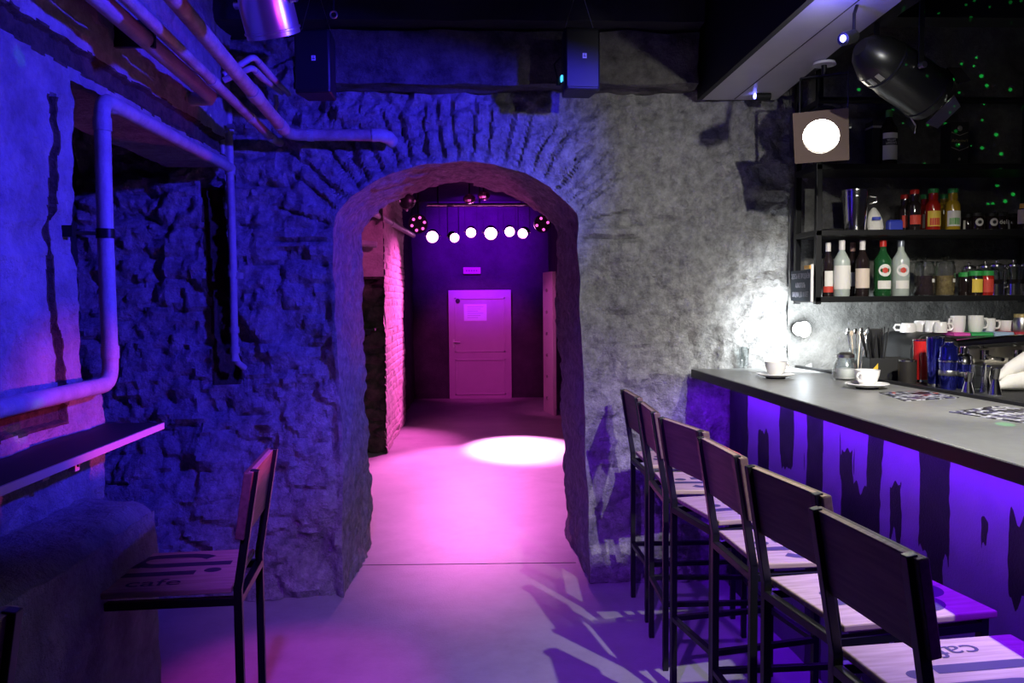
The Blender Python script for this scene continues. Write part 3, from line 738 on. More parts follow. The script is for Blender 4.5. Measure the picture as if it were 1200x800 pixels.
MB().hexa([loc(p) for p in ((cx_front(YN) + .10, YN, CZ - .052), (cx_front(YN) + .12, YN, CZ - .052), (cx_front(YF) + .12, YF - .03, CZ - .052), (cx_front(YF) + .10, YF - .03, CZ - .052),
                            (cx_front(YN) + .10, YN, CZ - .04), (cx_front(YN) + .12, YN, CZ - .04), (cx_front(YF) + .12, YF - .03, CZ - .04), (cx_front(YF) + .10, YF - .03, CZ - .04))]).build('led_strip', M['ledstrip'], t, False)
sup = MB()
for y in (1.2, 2.2, 3.2, 4.1): sup.box(.12, .20, y - 2.7 - .04, y - 2.7 + .04, 0, CZ - .04)
sup.build('frame_post', M['blackmetal'], t, False)
al = area('counter_led', (cx_front(2.6) + .11, 2.6, CZ - .055), (cx_front(2.6) + .25, 2.6, .3), 21, (.13, .002, 1.0), .02, 3.0)
al.rotation_euler = Matrix(((math.cos(R(8)), 0, math.sin(R(8))), (0, 1, 0), (-math.sin(R(8)), 0, math.cos(R(8))))).to_euler()
al.rotation_euler[2] = R(1.7)

# service ledge behind the bar
t = thing('service_ledge', 'black rubber-topped service ledge behind the counter', 'worktop', (1.9, 3.0, 0))
o1 = Vector((1.9, 3.0, 0))
MB().prism([Vector(p) - o1 for p in ((cx_back(1.0) + .014, 1.0, 1.085), (cx_back(4.15) + .014, 4.15, 1.085), (3.15, 4.15, 1.085), (3.15, 3.45, 1.085), (2.35, 3.3, 1.085), (2.35, 1.0, 1.085))], (0, 0, .035)).build('worktop', M['blackrubber'], t, False)
MB().box(.2, .4, -1.9, .3, 0, 1.085).build('base_cabinet', M['black'], t, False)
MB().box(-.1, 1.2, .5, 1.1, 0, 1.085).build('base_cabinet', M['black'], t, False)
LZ = 1.12

# ------------------------------------------------------------------ shelving
sx0, sx1, syf, syb = 1.617, 3.0, 3.87, 4.15
t = thing('bar_shelf_unit', 'black open metal shelf unit on the wall behind the bar', 'shelf', (sx0, 4.0, 1.4))
o2 = Vector((sx0, 4.0, 1.4))
for z in (1.497, 1.815, 2.128):
    MB().box(0, sx1 - sx0, syf - 4, syb - 4, z - .028 - 1.4, z - 1.4).build('shelf_board', M['blackmetal'], t, False, .003)
MB().tube([(0, syf - 4, 2.425 - 1.4), (sx1 - sx0, syf - 4, 2.425 - 1.4)], .016, 12).build('top_rail', M['blackmetal'], t)
for x in (.015, 1.2):
    for y in (syf + .014, syb - .014):
        MB().box(x - .014, x + .014, y - 4 - .014, y - 4 + .014, 1.46 - 1.4, 2.6 - 1.4).build('upright', M['blackmetal'], t, False, .002)
for z in (1.48, 1.80, 2.11, 2.42):
    MB().box(.003, .027, syf - 4 + .02, syb - 4 - .02, z - 1.4 - .012, z - 1.4 + .012).build('cross_bar', M['blackmetal'], t, False)
S3, S2, S1 = 1.497, 1.815, 2.128
def sx(px, py, y): return atY(px, py, y).x
# chalk sign on the end of the shelf unit
p = atY(946, 336, 4.0)
t = thing('chalk_sign', 'small black chalkboard sign with handwritten lines on the shelf end', 'sign', (1.6, 4.0, 1.552))
MB().box(-.004, .004, -.125, .125, -.075, .075).build('board', M['board'], t, False)
MB().box(-.006, .006, -.132, -.125, -.08, .10).build('board_edge', M['white'], t, False)
for k, (s, w_) in enumerate((('ЗДЕСЬ НЕ ПРОДАЁМ', .9), ('АЛКОГОЛЬ', .8), ('ЛИЦАМ ДО 18 ЛЕТ', .9))):
    text_mesh('lettering', s, .034, M['chalk'], t, (-.0055, 0, .045 - .045 * k), (R(90), 0, R(-90)), .0004, xs=.66)
MB().box(-.012, .004, -.128, -.06, .078, .096).build('orange_clip', M['orange'], t, False, .002)

def bottle(name, label, cat, px, py, y, z, h, r, body, cap, caph=.03, neck=.013, labels=(), group=None, shoulder=.62, capr=None):
    t = thing(name, label, cat, (sx(px, py, y), y, z), 0, group)
    hn = h - caph
    prof = [(0, 0), (r * .92, 0), (r, .006), (r, h * shoulder), (r * .93, h * (shoulder + .04)), (r * .6, h * (shoulder + .12)), (neck * 1.08, h * (shoulder + .19)), (neck, hn), (0, hn)]
    MB().lathe(prof, 24).build('glass_body', body, t)
    cr = capr or neck * 1.15
    MB().lathe([(0, hn - .004), (cr, hn - .004), (cr, h - .003), (cr * .9, h), (0, h)], 16).build('cap', cap, t)
    for z0, z1, w, m in labels:
        MB().band(r + .0004, z0, z1, -100 - w, -100 + w).build('bottle_label', m, t)
    return t
def round_label(t, r, z, rad, m, m2):
    f = MB(); bm = f.bm
    def cyl(u, v, o): a = R(-100) + u / r; return ((r + o) * math.cos(a), (r + o) * math.sin(a), z + v)
    for k in range(20):
        a0, a1 = R(18 * k), R(18 * k + 18)
        f._face([bm.verts.new(cyl(0, 0, .0012)), bm.verts.new(cyl(rad * math.cos(a0), rad * math.sin(a0), .0012)), bm.verts.new(cyl(rad * math.cos(a1), rad * math.sin(a1), .0012))])
    o = f.build('round_label', m, t)
    g = MB(); bm = g.bm
    for k in range(16):
        a0, a1 = R(22.5 * k), R(22.5 * k + 22.5); q = rad * .45
        g._face([bm.verts.new(cyl(0, 0, .002)), bm.verts.new(cyl(q * math.cos(a0), q * math.sin(a0), .002)), bm.verts.new(cyl(q * math.cos(a1), q * math.sin(a1), .002))])
    g.build('label_emblem', m2, o)
def jar(name, label, px, py, y, z, h, r, body, fill, lid, group=None, knob=False, tagm=None, fillh=.5):
    t = thing(name, label, 'jar', (sx(px, py, y), y, z), 0, group)
    MB().lathe([(0, 0), (r * .95, 0), (r, .008), (r, h * .72), (r * .85, h * .82), (r * .85, h * .86), (0, h * .86)], 24).build('glass_body', body, t)
    if fill: MB().lathe([(0, .003), (r * .93, .003), (r * .95, .01), (r * .95, h * fillh), (0, h * fillh)], 20).build('contents', fill, t)
    if knob:
        MB().lathe([(0, h * .80), (r * .95, h * .80), (r * .98, h * .84), (r * .9, h * .87), (r * .25, h * .88), (r * .2, h * .91), (r * .4, h * .96), (r * .3, h), (0, h)], 20).build('lid', lid, t)
    else:
        MB().lathe([(0, h * .80), (r * .98, h * .80), (r * .98, h * .98), (r * .9, h), (0, h)], 20).build('lid', lid, t)
    if tagm:
        MB().band(r + .0005, h * .12, h * .66, -145, -62).build('jar_label', tagm, t)
    return t
GB = 'bottles on the lowest bar shelf'
bottle('syrup_bottle', 'slim dark bottle with white cap, leftmost on the lowest bar shelf', 'bottle', 970, 340, 3.98, S3, .265, .026, M['darkglass'], M['capwhite'], .04, .011, ((.05, .125, 45, M['label']), (.02, .05, 60, M['labelred'])), GB)
bottle('liqueur_bottle', 'cloudy pale bottle with large white label on the lowest bar shelf', 'bottle', 986, 340, 3.95, S3, .275, .039, M['milkglass'], M['capwhite'], .045, .013, ((.035, .15, 70, M['label']),), GB)
bottle('syrup_bottle', 'dark bottle with pinkish cap half hidden behind the pale one, lowest shelf', 'bottle', 999, 340, 4.07, S3, .27, .03, M['darkglass'], M['cappink'], .04, .012, ((.05, .12, 60, M['label']),), GB)
bottle('syrup_bottle', 'dark bottle with cream label left of the green bottle, lowest shelf', 'bottle', 1010, 340, 3.96, S3, .275, .033, M['darkglass'], M['capwhite'], .045, .012, ((.04, .135, 75, M['labelcream']),), GB)
b = bottle('vermouth_bottle', 'green glass bottle with red cap and round white label', 'bottle', 1034, 340, 3.96, S3, .275, .041, M['greenglass'], M['capred'], .03, .014, ((.035, .075, 45, M['label']),), GB); round_label(b, .0415, .125, .03, M['label'], M['labelred'])
b = bottle('vermouth_bottle', 'clear glass bottle with grey cap and round white label', 'bottle', 1055, 340, 3.96, S3, .275, .041, M['milkglass'], M['capgrey'], .03, .014, ((.035, .075, 45, M['label']),), GB); round_label(b, .0415, .125, .03, M['label'], M['labelred'])
GJ = 'knobbed glass jars on the lowest bar shelf'
def keg(px, lab, y, fill):
    t = jar('glass_jar', lab, px, 340, y, S3, .195, .046, M['glass'], fill, M['glass'], GJ, True)
    MB().band(.0465, .065, .082, -70, -48).build('price_tag', M['label'], t)
keg(1071, 'clear knobbed glass jar half hidden behind the clear bottle', 4.06, None)
keg(1083, 'knobbed glass jar of dark dried tea on the lowest bar shelf', 3.97, M['beans'])
keg(1107, 'knobbed glass jar of tan dried herbs on the lowest bar shelf', 3.96, M['cork'])
GG = 'small jars on the lowest bar shelf'
jar('preserve_jar', 'dark jar with green lid, leftmost of the small jars on the lowest shelf', 1131, 340, 4.0, S3, .115, .033, M['darkglass'], None, M['capgreen'], GG)
jar('preserve_jar', 'small jar with green lid and yellow label', 1143, 340, 3.95, S3, .12, .034, M['darkglass'], None, M['capgreen'], GG, False, M['labelyellow'])
jar('preserve_jar', 'small jar with green lid and red label', 1156, 340, 3.95, S3, .12, .032, M['redjuice'], None, M['capgreen'], GG, False, M['labelred'])
def press(px, lab, y=3.95, h=.17, r=.036):
    t = thing('french_press', lab, 'french press', (sx(px, 340, y), y, S3), 0, 'french presses on the lowest bar shelf')
    MB().lathe([(r * .95, .012), (r * .97, h * .82), (r * 1.05, h * .84), (r * .99, h * .84), (r * .9, h * .8), (r * .9, .012)], 24).build('glass_beaker', M['glass'], t)
    MB().lathe([(0, 0), (r * 1.02, 0), (r * 1.02, h * .32), (r * .99, h * .32), (r * .99, .01), (0, .01)], 24).build('metal_base', M['chrome'], t)
    MB().lathe([(0, h * .82), (r * 1.08, h * .82), (r * 1.06, h * .87), (r * .5, h * .92), (.004, h * .93), (.004, h * .97), (.009, h * .975), (.011, h), (0, h * 1.03)], 24).build('lid', M['chrome'], t)
    MB().tube([(r, 0, h * .78), (r + .03, 0, h * .76), (r + .04, 0, h * .5), (r + .025, 0, h * .25), (r, 0, h * .22)], .0055, 8).build('handle', M['chrome'], t)
    MB().lathe([(0, .02), (r * .85, .02), (r * .85, h * .45), (0, h * .45)], 20).build('coffee', M['darkglass'], t)
press(1167, 'chrome french press beside the small jars, the left one of the front pair')
press(1187, 'chrome french press right of the other in the front pair on the shelf')
press(1203, 'chrome french press cut by the right edge of the photo')
press(1135, 'french press whose knob shows behind the yellow-labelled jar', 4.09, .165)
press(1154, 'french press whose knob shows behind the red-labelled jar', 4.09, .17)
# shelf 2
t = thing('serving_tray', 'small flat steel tray lying at the left of the middle bar shelf', 'tray', (sx(975, 266, 4.0), 4.0, S2))
MB().lathe([(0, 0), (.045, 0), (.052, .012), (.050, .013), (.043, .003), (0, .003)], 28).build('tray_dish', M['steel'], t)
def tin(name, lab, px, py, y, z, h, r0, r1, m, rim=True, group=None):
    t = thing(name, lab, 'shaker', (sx(px, py, y), y, z), 0, group)
    MB().lathe([(0, 0), (r0 * .95, 0), (r0, .006), (r1, h), (r1 * .96, h), (r0 * .93, .01), (0, .01)], 28).build('cup_body', m, t)
    MB().lathe([(r1 * .985, h - .006), (r1 * 1.04, h - .004), (r1 * 1.04, h + .001), (r1 * .97, h + .001)], 28).build('rim', M['chrome'], t)
    return t
t = tin('ice_bucket', 'tall tapered chrome bucket with blue sheen on the middle bar shelf', 1002, 266, 3.98, S2, .20, .047, .062, M['chrome'])
MB().lathe([(.0595, .165), (.063, .165), (.063, .170), (.0595, .170)], 28).build('band', M['chrome'], t)
MB().tube([(.055, -.03, .17), (.085, -.035, .165), (.088, -.035, .14), (.056, -.03, .13)], .006, 8).build('handle', M['chrome'], t)
t = thing('cloth_bag', 'white bag with blue print leaning beside the chrome bucket', 'bag', (sx(1026, 266, 4.0), 4.0, S2))
bb = MB(); bb.lathe([(0, 0), (.034, 0), (.042, .02), (.038, .06), (.025, .095), (.010, .115), (0, .12)], 20, (0, 0, 0), Matrix.Diagonal((1, .7, 1, 1)))
for v in bb.bm.verts: v.co.x += -.10 * v.co.z + .006 * noise.noise(v.co * 40); v.co.y += .006 * noise.noise(v.co * 35)
bb.build('bag_body', M['cloth'], t)
MB().band(.0385, .055, .07, -140, -80).build('print_band', M['bluebox'], t)
t = thing('blue_packet', 'small blue packet right of the white bag on the middle shelf', 'packet', (sx(1048, 266, 3.97), 3.97, S2))
pk = MB(); pk.box(-.036, .036, -.02, .02, 0, .05); pk.build('packet_body', M['bluebox'], t, False, .008)
MB().box(-.03, .03, -.018, .018, .048, .054).build('packet_flap', M['bluebox'], t, False, .003)
GS = 'syrup and juice bottles on the middle bar shelf'
bottle('syrup_bottle', 'dark syrup bottle with red cap, left of the red-capped pair', 'bottle', 1060, 266, 4.03, S2, .185, .030, M['darkglass'], M['capred'], .018, .018, ((.02, .08, 40, M['labelred']),), GS, .6)
bottle('syrup_bottle', 'dark syrup bottle with red cap, right of the red-capped pair', 'bottle', 1071, 266, 3.96, S2, .20, .031, M['darkglass'], M['capred'], .018, .019, ((.03, .075, 50, M['labelred']),), GS, .6)
bottle('juice_bottle', 'reddish juice bottle half hidden behind the red juice', 'bottle', 1084, 266, 4.07, S2, .19, .032, M['redjuice'], M['capgreen'], .018, .02, ((.02, .09, 40, M['label']),), GS, .6)
bottle('juice_bottle', 'red juice bottle with green cap and strawberry-coloured label', 'bottle', 1093, 266, 3.96, S2, .205, .034, M['redjuice'], M['capgreen'], .018, .021, ((.02, .095, 60, M['labelyellow']), (.025, .06, 40, M['labelred'])), GS, .6)
bottle('juice_bottle', 'yellow juice bottle half hidden between the red and yellow juices', 'bottle', 1106, 266, 4.07, S2, .19, .032, M['yellowjuice'], M['capgreen'], .018, .02, (), GS, .6)
bottle('juice_bottle', 'yellow juice bottle with green cap and green label', 'bottle', 1116, 266, 3.96, S2, .205, .034, M['yellowjuice'], M['capgreen'], .018, .021, ((.02, .095, 60, M['label']), (.028, .06, 42, M['labelgreen'])), GS, .6)
GK = 'low dark jars on the middle bar shelf'
for px, lab, lb in ((1134, 'low dark jar with pale side strip, leftmost on the middle shelf', None), (1145, 'low dark jar with round white emblem, left one', 1), (1162, 'low dark jar with round white emblem, right one', 1),
                    (1173, 'low dark jar with thin white script, middle shelf', 2), (1186, 'low dark glass jar near the right edge of the middle shelf', None)):
    t = jar('condiment_jar', lab, px, 266, 3.97 if lb else 4.03, S2, .088, .030, M['darkglass'], None, M['black'], GK)
    if lb == 1: round_label(t, .0305, .04, .019, M['label'], M['black'])
    elif lb == 2: text_mesh('lettering', 'deli', .03, M['label'], t, (-.006, -.032, .04), (R(90), 0, R(-8)), .0005)
    else: MB().band(.0305, .01, .055, -160, -140).build('jar_label', M['label'], t)
bottle('sauce_bottle', 'sauce bottle with pale orange label at the right end of the middle shelf', 'bottle', 1199, 266, 3.95, S2, .13, .028, M['darkglass'], M['orange'], .02, .016, ((.03, .10, 80, M['labelcream']),), None, .6)
# shelf 1
t = bottle('whisky_bottle', 'whisky bottle with arched white label on the top bar shelf', 'bottle', 1041, 186, 4.0, S1, .28, .040, M['darkglass'], M['labelgreen'], .03, .014, ((.035, .165, 55, M['label']), ), None, .66)
MB().band(.0418, .105, .138, -155, -45).build('label_band', M['black'], t)
for s, z in (('WILLIAM', .1275), ("LAWSON'S", .1135)): text_mesh('lettering', s, .0165, M['label'], t, (-.0077, -.0437, z), (R(90), 0, R(-10)), .0004, xs=.62)
t = thing('whisky_carton', 'tall black whisky carton with gold script on the top bar shelf', 'carton', (sx(1118, 186, 4.0), 4.0, S1))
MB().box(-.045, .045, -.045, .045, 0, .215).build('carton_body', M['black'], t, False, .002)
ch = MB()
for z in (.165, .092):
    ch.bar((-.042, -.0455, z), (0, -.0455, z - .016), .0025, .003); ch.bar((.042, -.0455, z), (0, -.0455, z - .016), .0025, .003)
ch.build('chevron_print', M['greyprint'], t, False)
text_mesh('lettering', "Ballantine's", .0185, M['gold'], t, (0, -.0458, .124), (R(90), 0, 0), .0004, shear=.25)
cr = MB(); cr.lathe([(0, 0), (.013, 0), (.0, .001)], 14, (0, -.0452, .183), Matrix.Rotation(R(90), 4, 'X')); cr.lathe([(0, 0), (.006, 0), (0, .001)], 12, (0, -.0452, .108), Matrix.Rotation(R(90), 4, 'X')); cr.lathe([(0, 0), (.007, 0), (0, .001)], 12, (0, -.0452, .035), Matrix.Rotation(R(90), 4, 'X'))
cr.build('crest_print', M['greyprint'], t)
t = thing('whisky_carton', 'dark carton half hidden behind the arched-label whisky bottle', 'carton', (sx(1027, 186, 4.06), 4.06, S1))
MB().box(-.04, .04, -.04, .04, 0, .235).build('carton_body', M['black'], t, False, .002)
MB().box(-.041, .041, -.041, .041, .20, .21).build('carton_band', M['greyprint'], t, False)

# ------------------------------------------------------------------ things on the counter
def on(px, py, z=CZ): return atZ(px, py, z)
def cup(name, lab, px, py, s=1., hand=0.):
    p = on(px, py); g = 'coffee cups on the counter'
    t = thing('saucer', 'white saucer ' + lab[0], 'saucer', tuple(p), 0, 'saucers on the counter')
    MB().lathe([(0, 0), (.035 * s, 0), (.038 * s, .006), (.068 * s, .016), (.075 * s, .020), (.073 * s, .022), (.04 * s, .010), (0, .009)], 32).build('dish', M['white'], t)
    MB().lathe([(.028 * s, -.0), (.038 * s, .0), (.038 * s, .007), (.028 * s, .006)], 24).build('foot_ring', M['black'], t)
    c = thing('coffee_cup', lab[1], 'cup', (p.x, p.y, p.z + .010), hand, g)
    MB().lathe([(0, 0), (.022 * s, 0), (.024 * s, .006), (.034 * s, .022), (.041 * s, .045), (.0435 * s, .065), (.0415 * s, .065), (.039 * s, .045), (.032 * s, .024), (.02 * s, .010), (0, .009)], 32).build('bowl', M['white'], c)
    MB().tube([(-.038 * s, 0, .052), (-.058 * s, 0, .054), (-.066 * s, 0, .042), (-.056 * s, 0, .026), (-.034 * s, 0, .022)], .0045, 8).build('handle', M['white'], c)
    MB().lathe([(0, .05), (.0395 * s, .05)], 24).build('coffee', mat('coffee', (.05, .02, .01), .2), c)
cup('coffee_cup', ('under the coffee cup near the stone wall', 'white coffee cup near the glasses at the far end of the counter'), 909, 443, 1.12, R(200))
cup('coffee_cup', ('under the coffee cup in front of the sugar jar', 'white coffee cup in front of the bright sugar jar on the counter'), 1016, 455, 1.12, R(35))
GGl = 'tall glasses at the far end of the counter'
for px, py, h, lab in ((866, 430, .062, 'short clear glass at the far end of the counter'), (872, 431, .108, 'tall clear glass behind the short one at the counter end')):
    t = thing('drinking_glass', lab, 'glass', tuple(on(px, py)), 0, GGl)
    MB().lathe([(0, 0), (.020, 0), (.022, .004), (.0275, h), (.0262, h), (.0208, .010), (0, .008)], 24).build('glass_wall', M['glass'], t)
    MB().lathe([(.0255, h - .002), (.0265, h + .001), (.0275, h - .002)], 24).build('rim', M['glass'], t)
p = on(1005, 448)
t = thing('sugar_jar', 'clear glass sugar jar with bright lid behind the second coffee cup', 'jar', (p.x, p.y + .12, p.z))
MB().lathe([(0, 0), (.042, 0), (.052, .015), (.055, .04), (.048, .075), (.036, .092), (.034, .1), (.030, .1), (.044, .07), (.05, .04), (.046, .015), (0, .008)], 28).build('glass_body', M['glass'], t)
MB().lathe([(0, .006), (.042, .008), (.048, .03), (.047, .05), (0, .055)], 20).build('sugar', M['white'], t)
MB().lathe([(0, .098), (.038, .098), (.038, .112), (.02, .122), (0, .124)], 20).build('lid', M['steel'], t)
t = thing('utensil_jar', 'glass jar of spoons and stirrers glowing under the bar lamp', 'jar', tuple(atZ(1004, 436, LZ)))
MB().lathe([(0, 0), (.036, 0), (.04, .01), (.042, .12), (.039, .12), (.036, .012), (0, .008)], 24).build('glass_body', M['glass'], t)
for k in range(9):
    a = k * 2.4; q = Vector((.022 * math.cos(a), .022 * math.sin(a), .01)); e = Vector((.05 * math.cos(a), .035 * math.sin(a), .19 + .03 * random.random()))
    s_ = MB().tube([q, e], .003, 6); s_.ell(e, .009, .004, .014)
    s_.build('spoon', M['chrome'] if k % 3 else M['ply'], t)
# caddy of straws and napkins
p = atZ(1045, 446, LZ)
t = thing('straw_caddy', 'black bar caddy with yellow markings full of black straws', 'caddy', (p.x, p.y + .06, LZ), R(-8))
c = MB()
c.box(-.085, .085, -.055, .055, 0, .008); c.box(-.085, -.081, -.055, .055, 0, .10); c.box(.081, .085, -.055, .055, 0, .10); c.box(-.085, .085, -.055, -.051, 0, .10); c.box(-.085, .085, .051, .055, 0, .10); c.box(-.002, .002, -.055, .055, 0, .10)
c.build('caddy_body', M['black'], t, False, .002)
st = MB(); st.hexa([(-.078, -.0565, .02), (-.05, -.0565, .04), (-.05, -.055, .04), (-.078, -.055, .02), (-.078, -.0565, .045), (-.05, -.0565, .078), (-.05, -.055, .078), (-.078, -.055, .045)])
st.hexa([(.06, -.0565, .015), (.088, -.0565, .03), (.088, -.055, .03), (.06, -.055, .015), (.06, -.0565, .035), (.088, -.0565, .05), (.088, -.055, .05), (.06, -.055, .035)])
st.build('yellow_marking', M['yellow'], t, False)
for k in range(26):
    x0 = -.07 + .06 * random.random(); y0 = -.04 + .08 * random.random()
    MB().tube([(x0, y0, .01), (x0 + random.uniform(-.05, .045), y0 + random.uniform(-.03, .03), .19 + .05 * random.random())], .0028, 6).build('straw', M['blackplastic'], t)
MB().box(-.07, -.012, .0, .04, .01, .23).build('napkin_holder', M['blackplastic'], t, False, .003)
p = atZ(1052, 447, LZ)
t = thing('bar_tin', 'dark cylindrical tin standing in front of the straw caddy', 'tin', (p.x, p.y - .08, LZ))
MB().lathe([(0, 0), (.036, 0), (.037, .004), (.037, .098), (.034, .1), (.034, .01), (0, .01)], 24).build('tin_body', mat('dark_tin', (.05, .045, .04), .35, .5), t)
MB().lathe([(.036, .095), (.0385, .097), (.0385, .102), (.035, .102)], 24).build('rim', M['chrome'], t)
p = atZ(972, 428, LZ)
t = thing('knife_block', 'dark block with two wooden handled tools beside the bright lamp', 'block', (p.x, p.y, LZ))
MB().box(-.05, .05, -.04, .04, 0, .16).build('block_body', M['black'], t, False, .004)
for k in range(2): MB().tube([(-.0 + .02 * k, -.045, .01), (.03 + .012 * k, -.047, .13)], .006, 8).build('tool_handle', M['ply'], t)
# glowing lamp behind the bar
p = atY(944, 386, 4.08)
t = thing('bar_lamp', 'small glaring white lamp on the wall behind the bar', 'lamp', (p.x, 4.17, p.z))
MB().lathe([(0, 0), (.035, 0), (.035, .015), (.012, .02), (.012, .05), (0, .05)], 20, (0, 0, 0), Matrix.Rotation(R(90), 4, 'X')).build('wall_mount', M['white'], t)
MB().ell((0, -.075, 0), .03, .03, .04).build('bulb', M['ledwhite'], t)
p = atZ(985, 424, LZ)
t = thing('dish_brush', 'white upright brush between the glaring lamp and the utensil jar', 'brush', (p.x, p.y + .1, LZ))
MB().lathe([(0, 0), (.035, 0), (.035, .06), (.012, .07), (.009, .2), (.018, .22), (.02, .29), (.012, .315), (0, .32)], 18).build('handle', M['white'], t)
MB().lathe([(.03, .005), (.039, .01), (.037, .05), (.03, .055)], 18).build('bristles', M['cloth'], t)
# flyers
def flyer(lab, q, m):
    P = [atZ(x, y, CZ) for x, y in q]; c = sum(P, Vector()) / 4
    t = thing('flyer', lab, 'flyer', tuple(c), 0, 'printed flyers on the counter')
    f = MB().prism([p_ - c for p_ in P], (0, 0, .002)); f.build('printed_sheet', m, t, False)
    MB().prism([(p_ - c) * .5 + Vector((0, 0, .002)) for p_ in P], (0, 0, .0006)).build('printed_image', m, t, False).location = (.03, .02, 0)
flyer('dark flyer with red and yellow print beside the second coffee cup', ((1030, 460), (1060, 470), (1124, 466), (1085, 458)), M['flyerA'])
flyer('dark silver-speckled flyer nearest on the counter by the right edge', ((1112, 483), (1200, 496), (1260, 486), (1168, 476)), M['flyerB'])
# shakers on the ledge
def shaker(lab, px, py, h, r0, r1, m, kind=0, r2=None):
    t = thing('cocktail_shaker', lab, 'shaker', tuple(atZ(px, py, LZ)), 0, 'cocktail shakers behind the counter')
    if kind == 0:
        MB().lathe([(0, 0), (r0, 0), (r0 * 1.02, .012), (r1, h - .02), (r1, h), (r1 * .95, h), (r0 * .95, .02), (0, .01)], 28).build('cup_body', m, t)
        MB().lathe([(r1 * .96, h - .005), (r1 * 1.03, h - .003), (r1 * 1.03, h + .002), (r1 * .96, h + .002)], 28).build('rim', M['chrome'], t)
        MB().lathe([(r0 * .98, 0), (r0 * 1.05, .002), (r0 * 1.05, .014), (r0 * .98, .014)], 28).build('base_ring', M['chrome'], t)
    else:
        MB().lathe([(0, 0), (r0, 0), (r0, .008), (r1, h * .55), (r1, h * .60), (0, h * .6)], 28).build('cup_body', m, t)
        MB().lathe([(r1 * .99, h * .30), (r1 * 1.015, h * .31), (r1 * 1.02, h * .40), (r1 * .99, h * .41)], 28).build('band', M['steel'], t)
        MB().lathe([(0, h * .59), (r1 * 1.04, h * .59), (r1 * 1.04, h * .65), (r1 * .95, h * .68), (r1 * .93, h * .9 if kind == 1 else h * .78), (r1 * .5, h * .95 if kind == 1 else h * .84), (r1 * .5, h * .97), (r1 * .45, h), (0, h)], 28).build('strainer_lid', m if kind == 1 else M['chrome'], t)
        MB().lathe([(r1 * 1.0, h * .58), (r1 * 1.07, h * .59), (r1 * 1.07, h * .62), (r1 * 1.0, h * .63)], 28).build('collar', M['chrome'], t)
shaker('red cocktail shaker tin, leftmost of the shakers behind the counter', 1079, 448, .185, .026, .034, M['redlacq'])
shaker('tallest blue shaker tin standing right of the red tin', 1095, 453, .205, .026, .034, M['bluemetal'])
shaker('wide blue shaker with steel band among the shakers', 1111, 456, .19, .03, .036, M['bluemetal'], 1)
shaker('blue shaker with chrome domed lid right of the banded blue one', 1129, 455, .17, .026, .032, M['bluemetal'], 2)
def jigger(lab, px, py, h=.085, r=.024):
    t = thing('jigger', lab, 'jigger', tuple(atZ(px, py, LZ)), 0, 'jiggers behind the counter')
    MB().lathe([(0, 0.0), (r, 0), (r * .98, .002), (r * .5, h * .58), (0, h * .58)], 24).build('lower_cup', M['chrome'], t)
    MB().lathe([(0, h * .58), (r * .5, h * .58), (r * .8, h), (r * .74, h), (r * .42, h * .62), (0, h * .62)], 24).build('upper_cup', M['chrome'], t)
jigger('chrome jigger nearest the counter edge, left of the three', 1134, 462)
jigger('chrome jigger in the middle of the three behind the counter', 1155, 459, .10)
jigger('chrome jigger beside the white towel, right of the three', 1166, 462, .10)
p = atZ(1146, 460, LZ)
t = thing('shot_glass', 'clear tumbler between the jiggers behind the counter', 'glass', tuple(p))
MB().lathe([(0, 0), (.020, 0), (.022, .004), (.027, .11), (.025, .11), (.019, .014), (0, .012)], 24).build('glass_wall', M['glass'], t)
MB().lathe([(.025, .108), (.026, .112), (.027, .108)], 24).build('rim', M['glass'], t)
# towel
p = atZ(1205, 458, LZ)
t = thing('bar_towel', 'thick white towel draped behind the jiggers at the right edge', 'towel', (p.x, p.y, LZ))
tw = MB()
tw.tube([(-.12, 0, .02), (-.08, .0, .035), (.0, .01, .04), (.2, .02, .04)], [.012, .03, .04, .04], 14)
tw.build('lower_fold', M['cloth'], t)
MB().tube([(-.115, .015, .05), (-.06, .02, .085), (.02, .03, .125), (.2, .05, .17)], [.010, .028, .034, .036], 14).build('upper_fold', M['cloth'], t)
# coffee machine with cup tray
p0 = atY(1052, 440, 3.85); EX0, EX1 = p0.x, 3.0
t = thing('coffee_machine', 'chrome coffee machine with black rounded side under the shelves', 'coffee machine', (EX0, 3.85, LZ))
MB().prism([(0, -.12, 0), (0, -.12, .13), (.02, -.12, .17), (.05, -.12, .195), (.10, -.12, .205), (.16, -.12, .195), (.22, -.12, .16), (.24, -.12, .10), (.24, -.12, 0)], (0, .34, 0)).build('side_panel', M['blackplastic'], t, True, .008)
MB().box(.20, EX1 - EX0, -.10, .22, 0, .05).build('base', M['steel'], t, False, .006)
MB().box(.20, EX1 - EX0, -.02, .22, .05, .17).build('housing', mat('cream_steel', (.72, .68, .58), .3, .35), t, False, .01)
MB().tube([(.22, -.10, .145), (.5, -.12, .165), (EX1 - EX0, -.12, .165)], .028, 16).build('front_hood', M['chrome'], t)
MB().box(.16, EX1 - EX0, -.10, .22, .178, .186).build('cup_tray', M['steel'], t, False)
for k in range(2):
    g_ = MB(); g_.tube([(.36 + .16 * k, -.10, .12), (.36 + .16 * k, -.10, .075)], .022, 14); g_.tube([(.36 + .16 * k, -.12, .09), (.36 + .16 * k, -.24, .085)], .009, 8)
    g_.build('group_head', M['chrome'], t)
TZ = LZ + .186
x = EX0 + .21; cols = (('pink', 'clothpink', .085), ('green', 'clothgreen', .11), ('pale blue', 'clothblue', .10), ('dark red', 'clothred', .2))
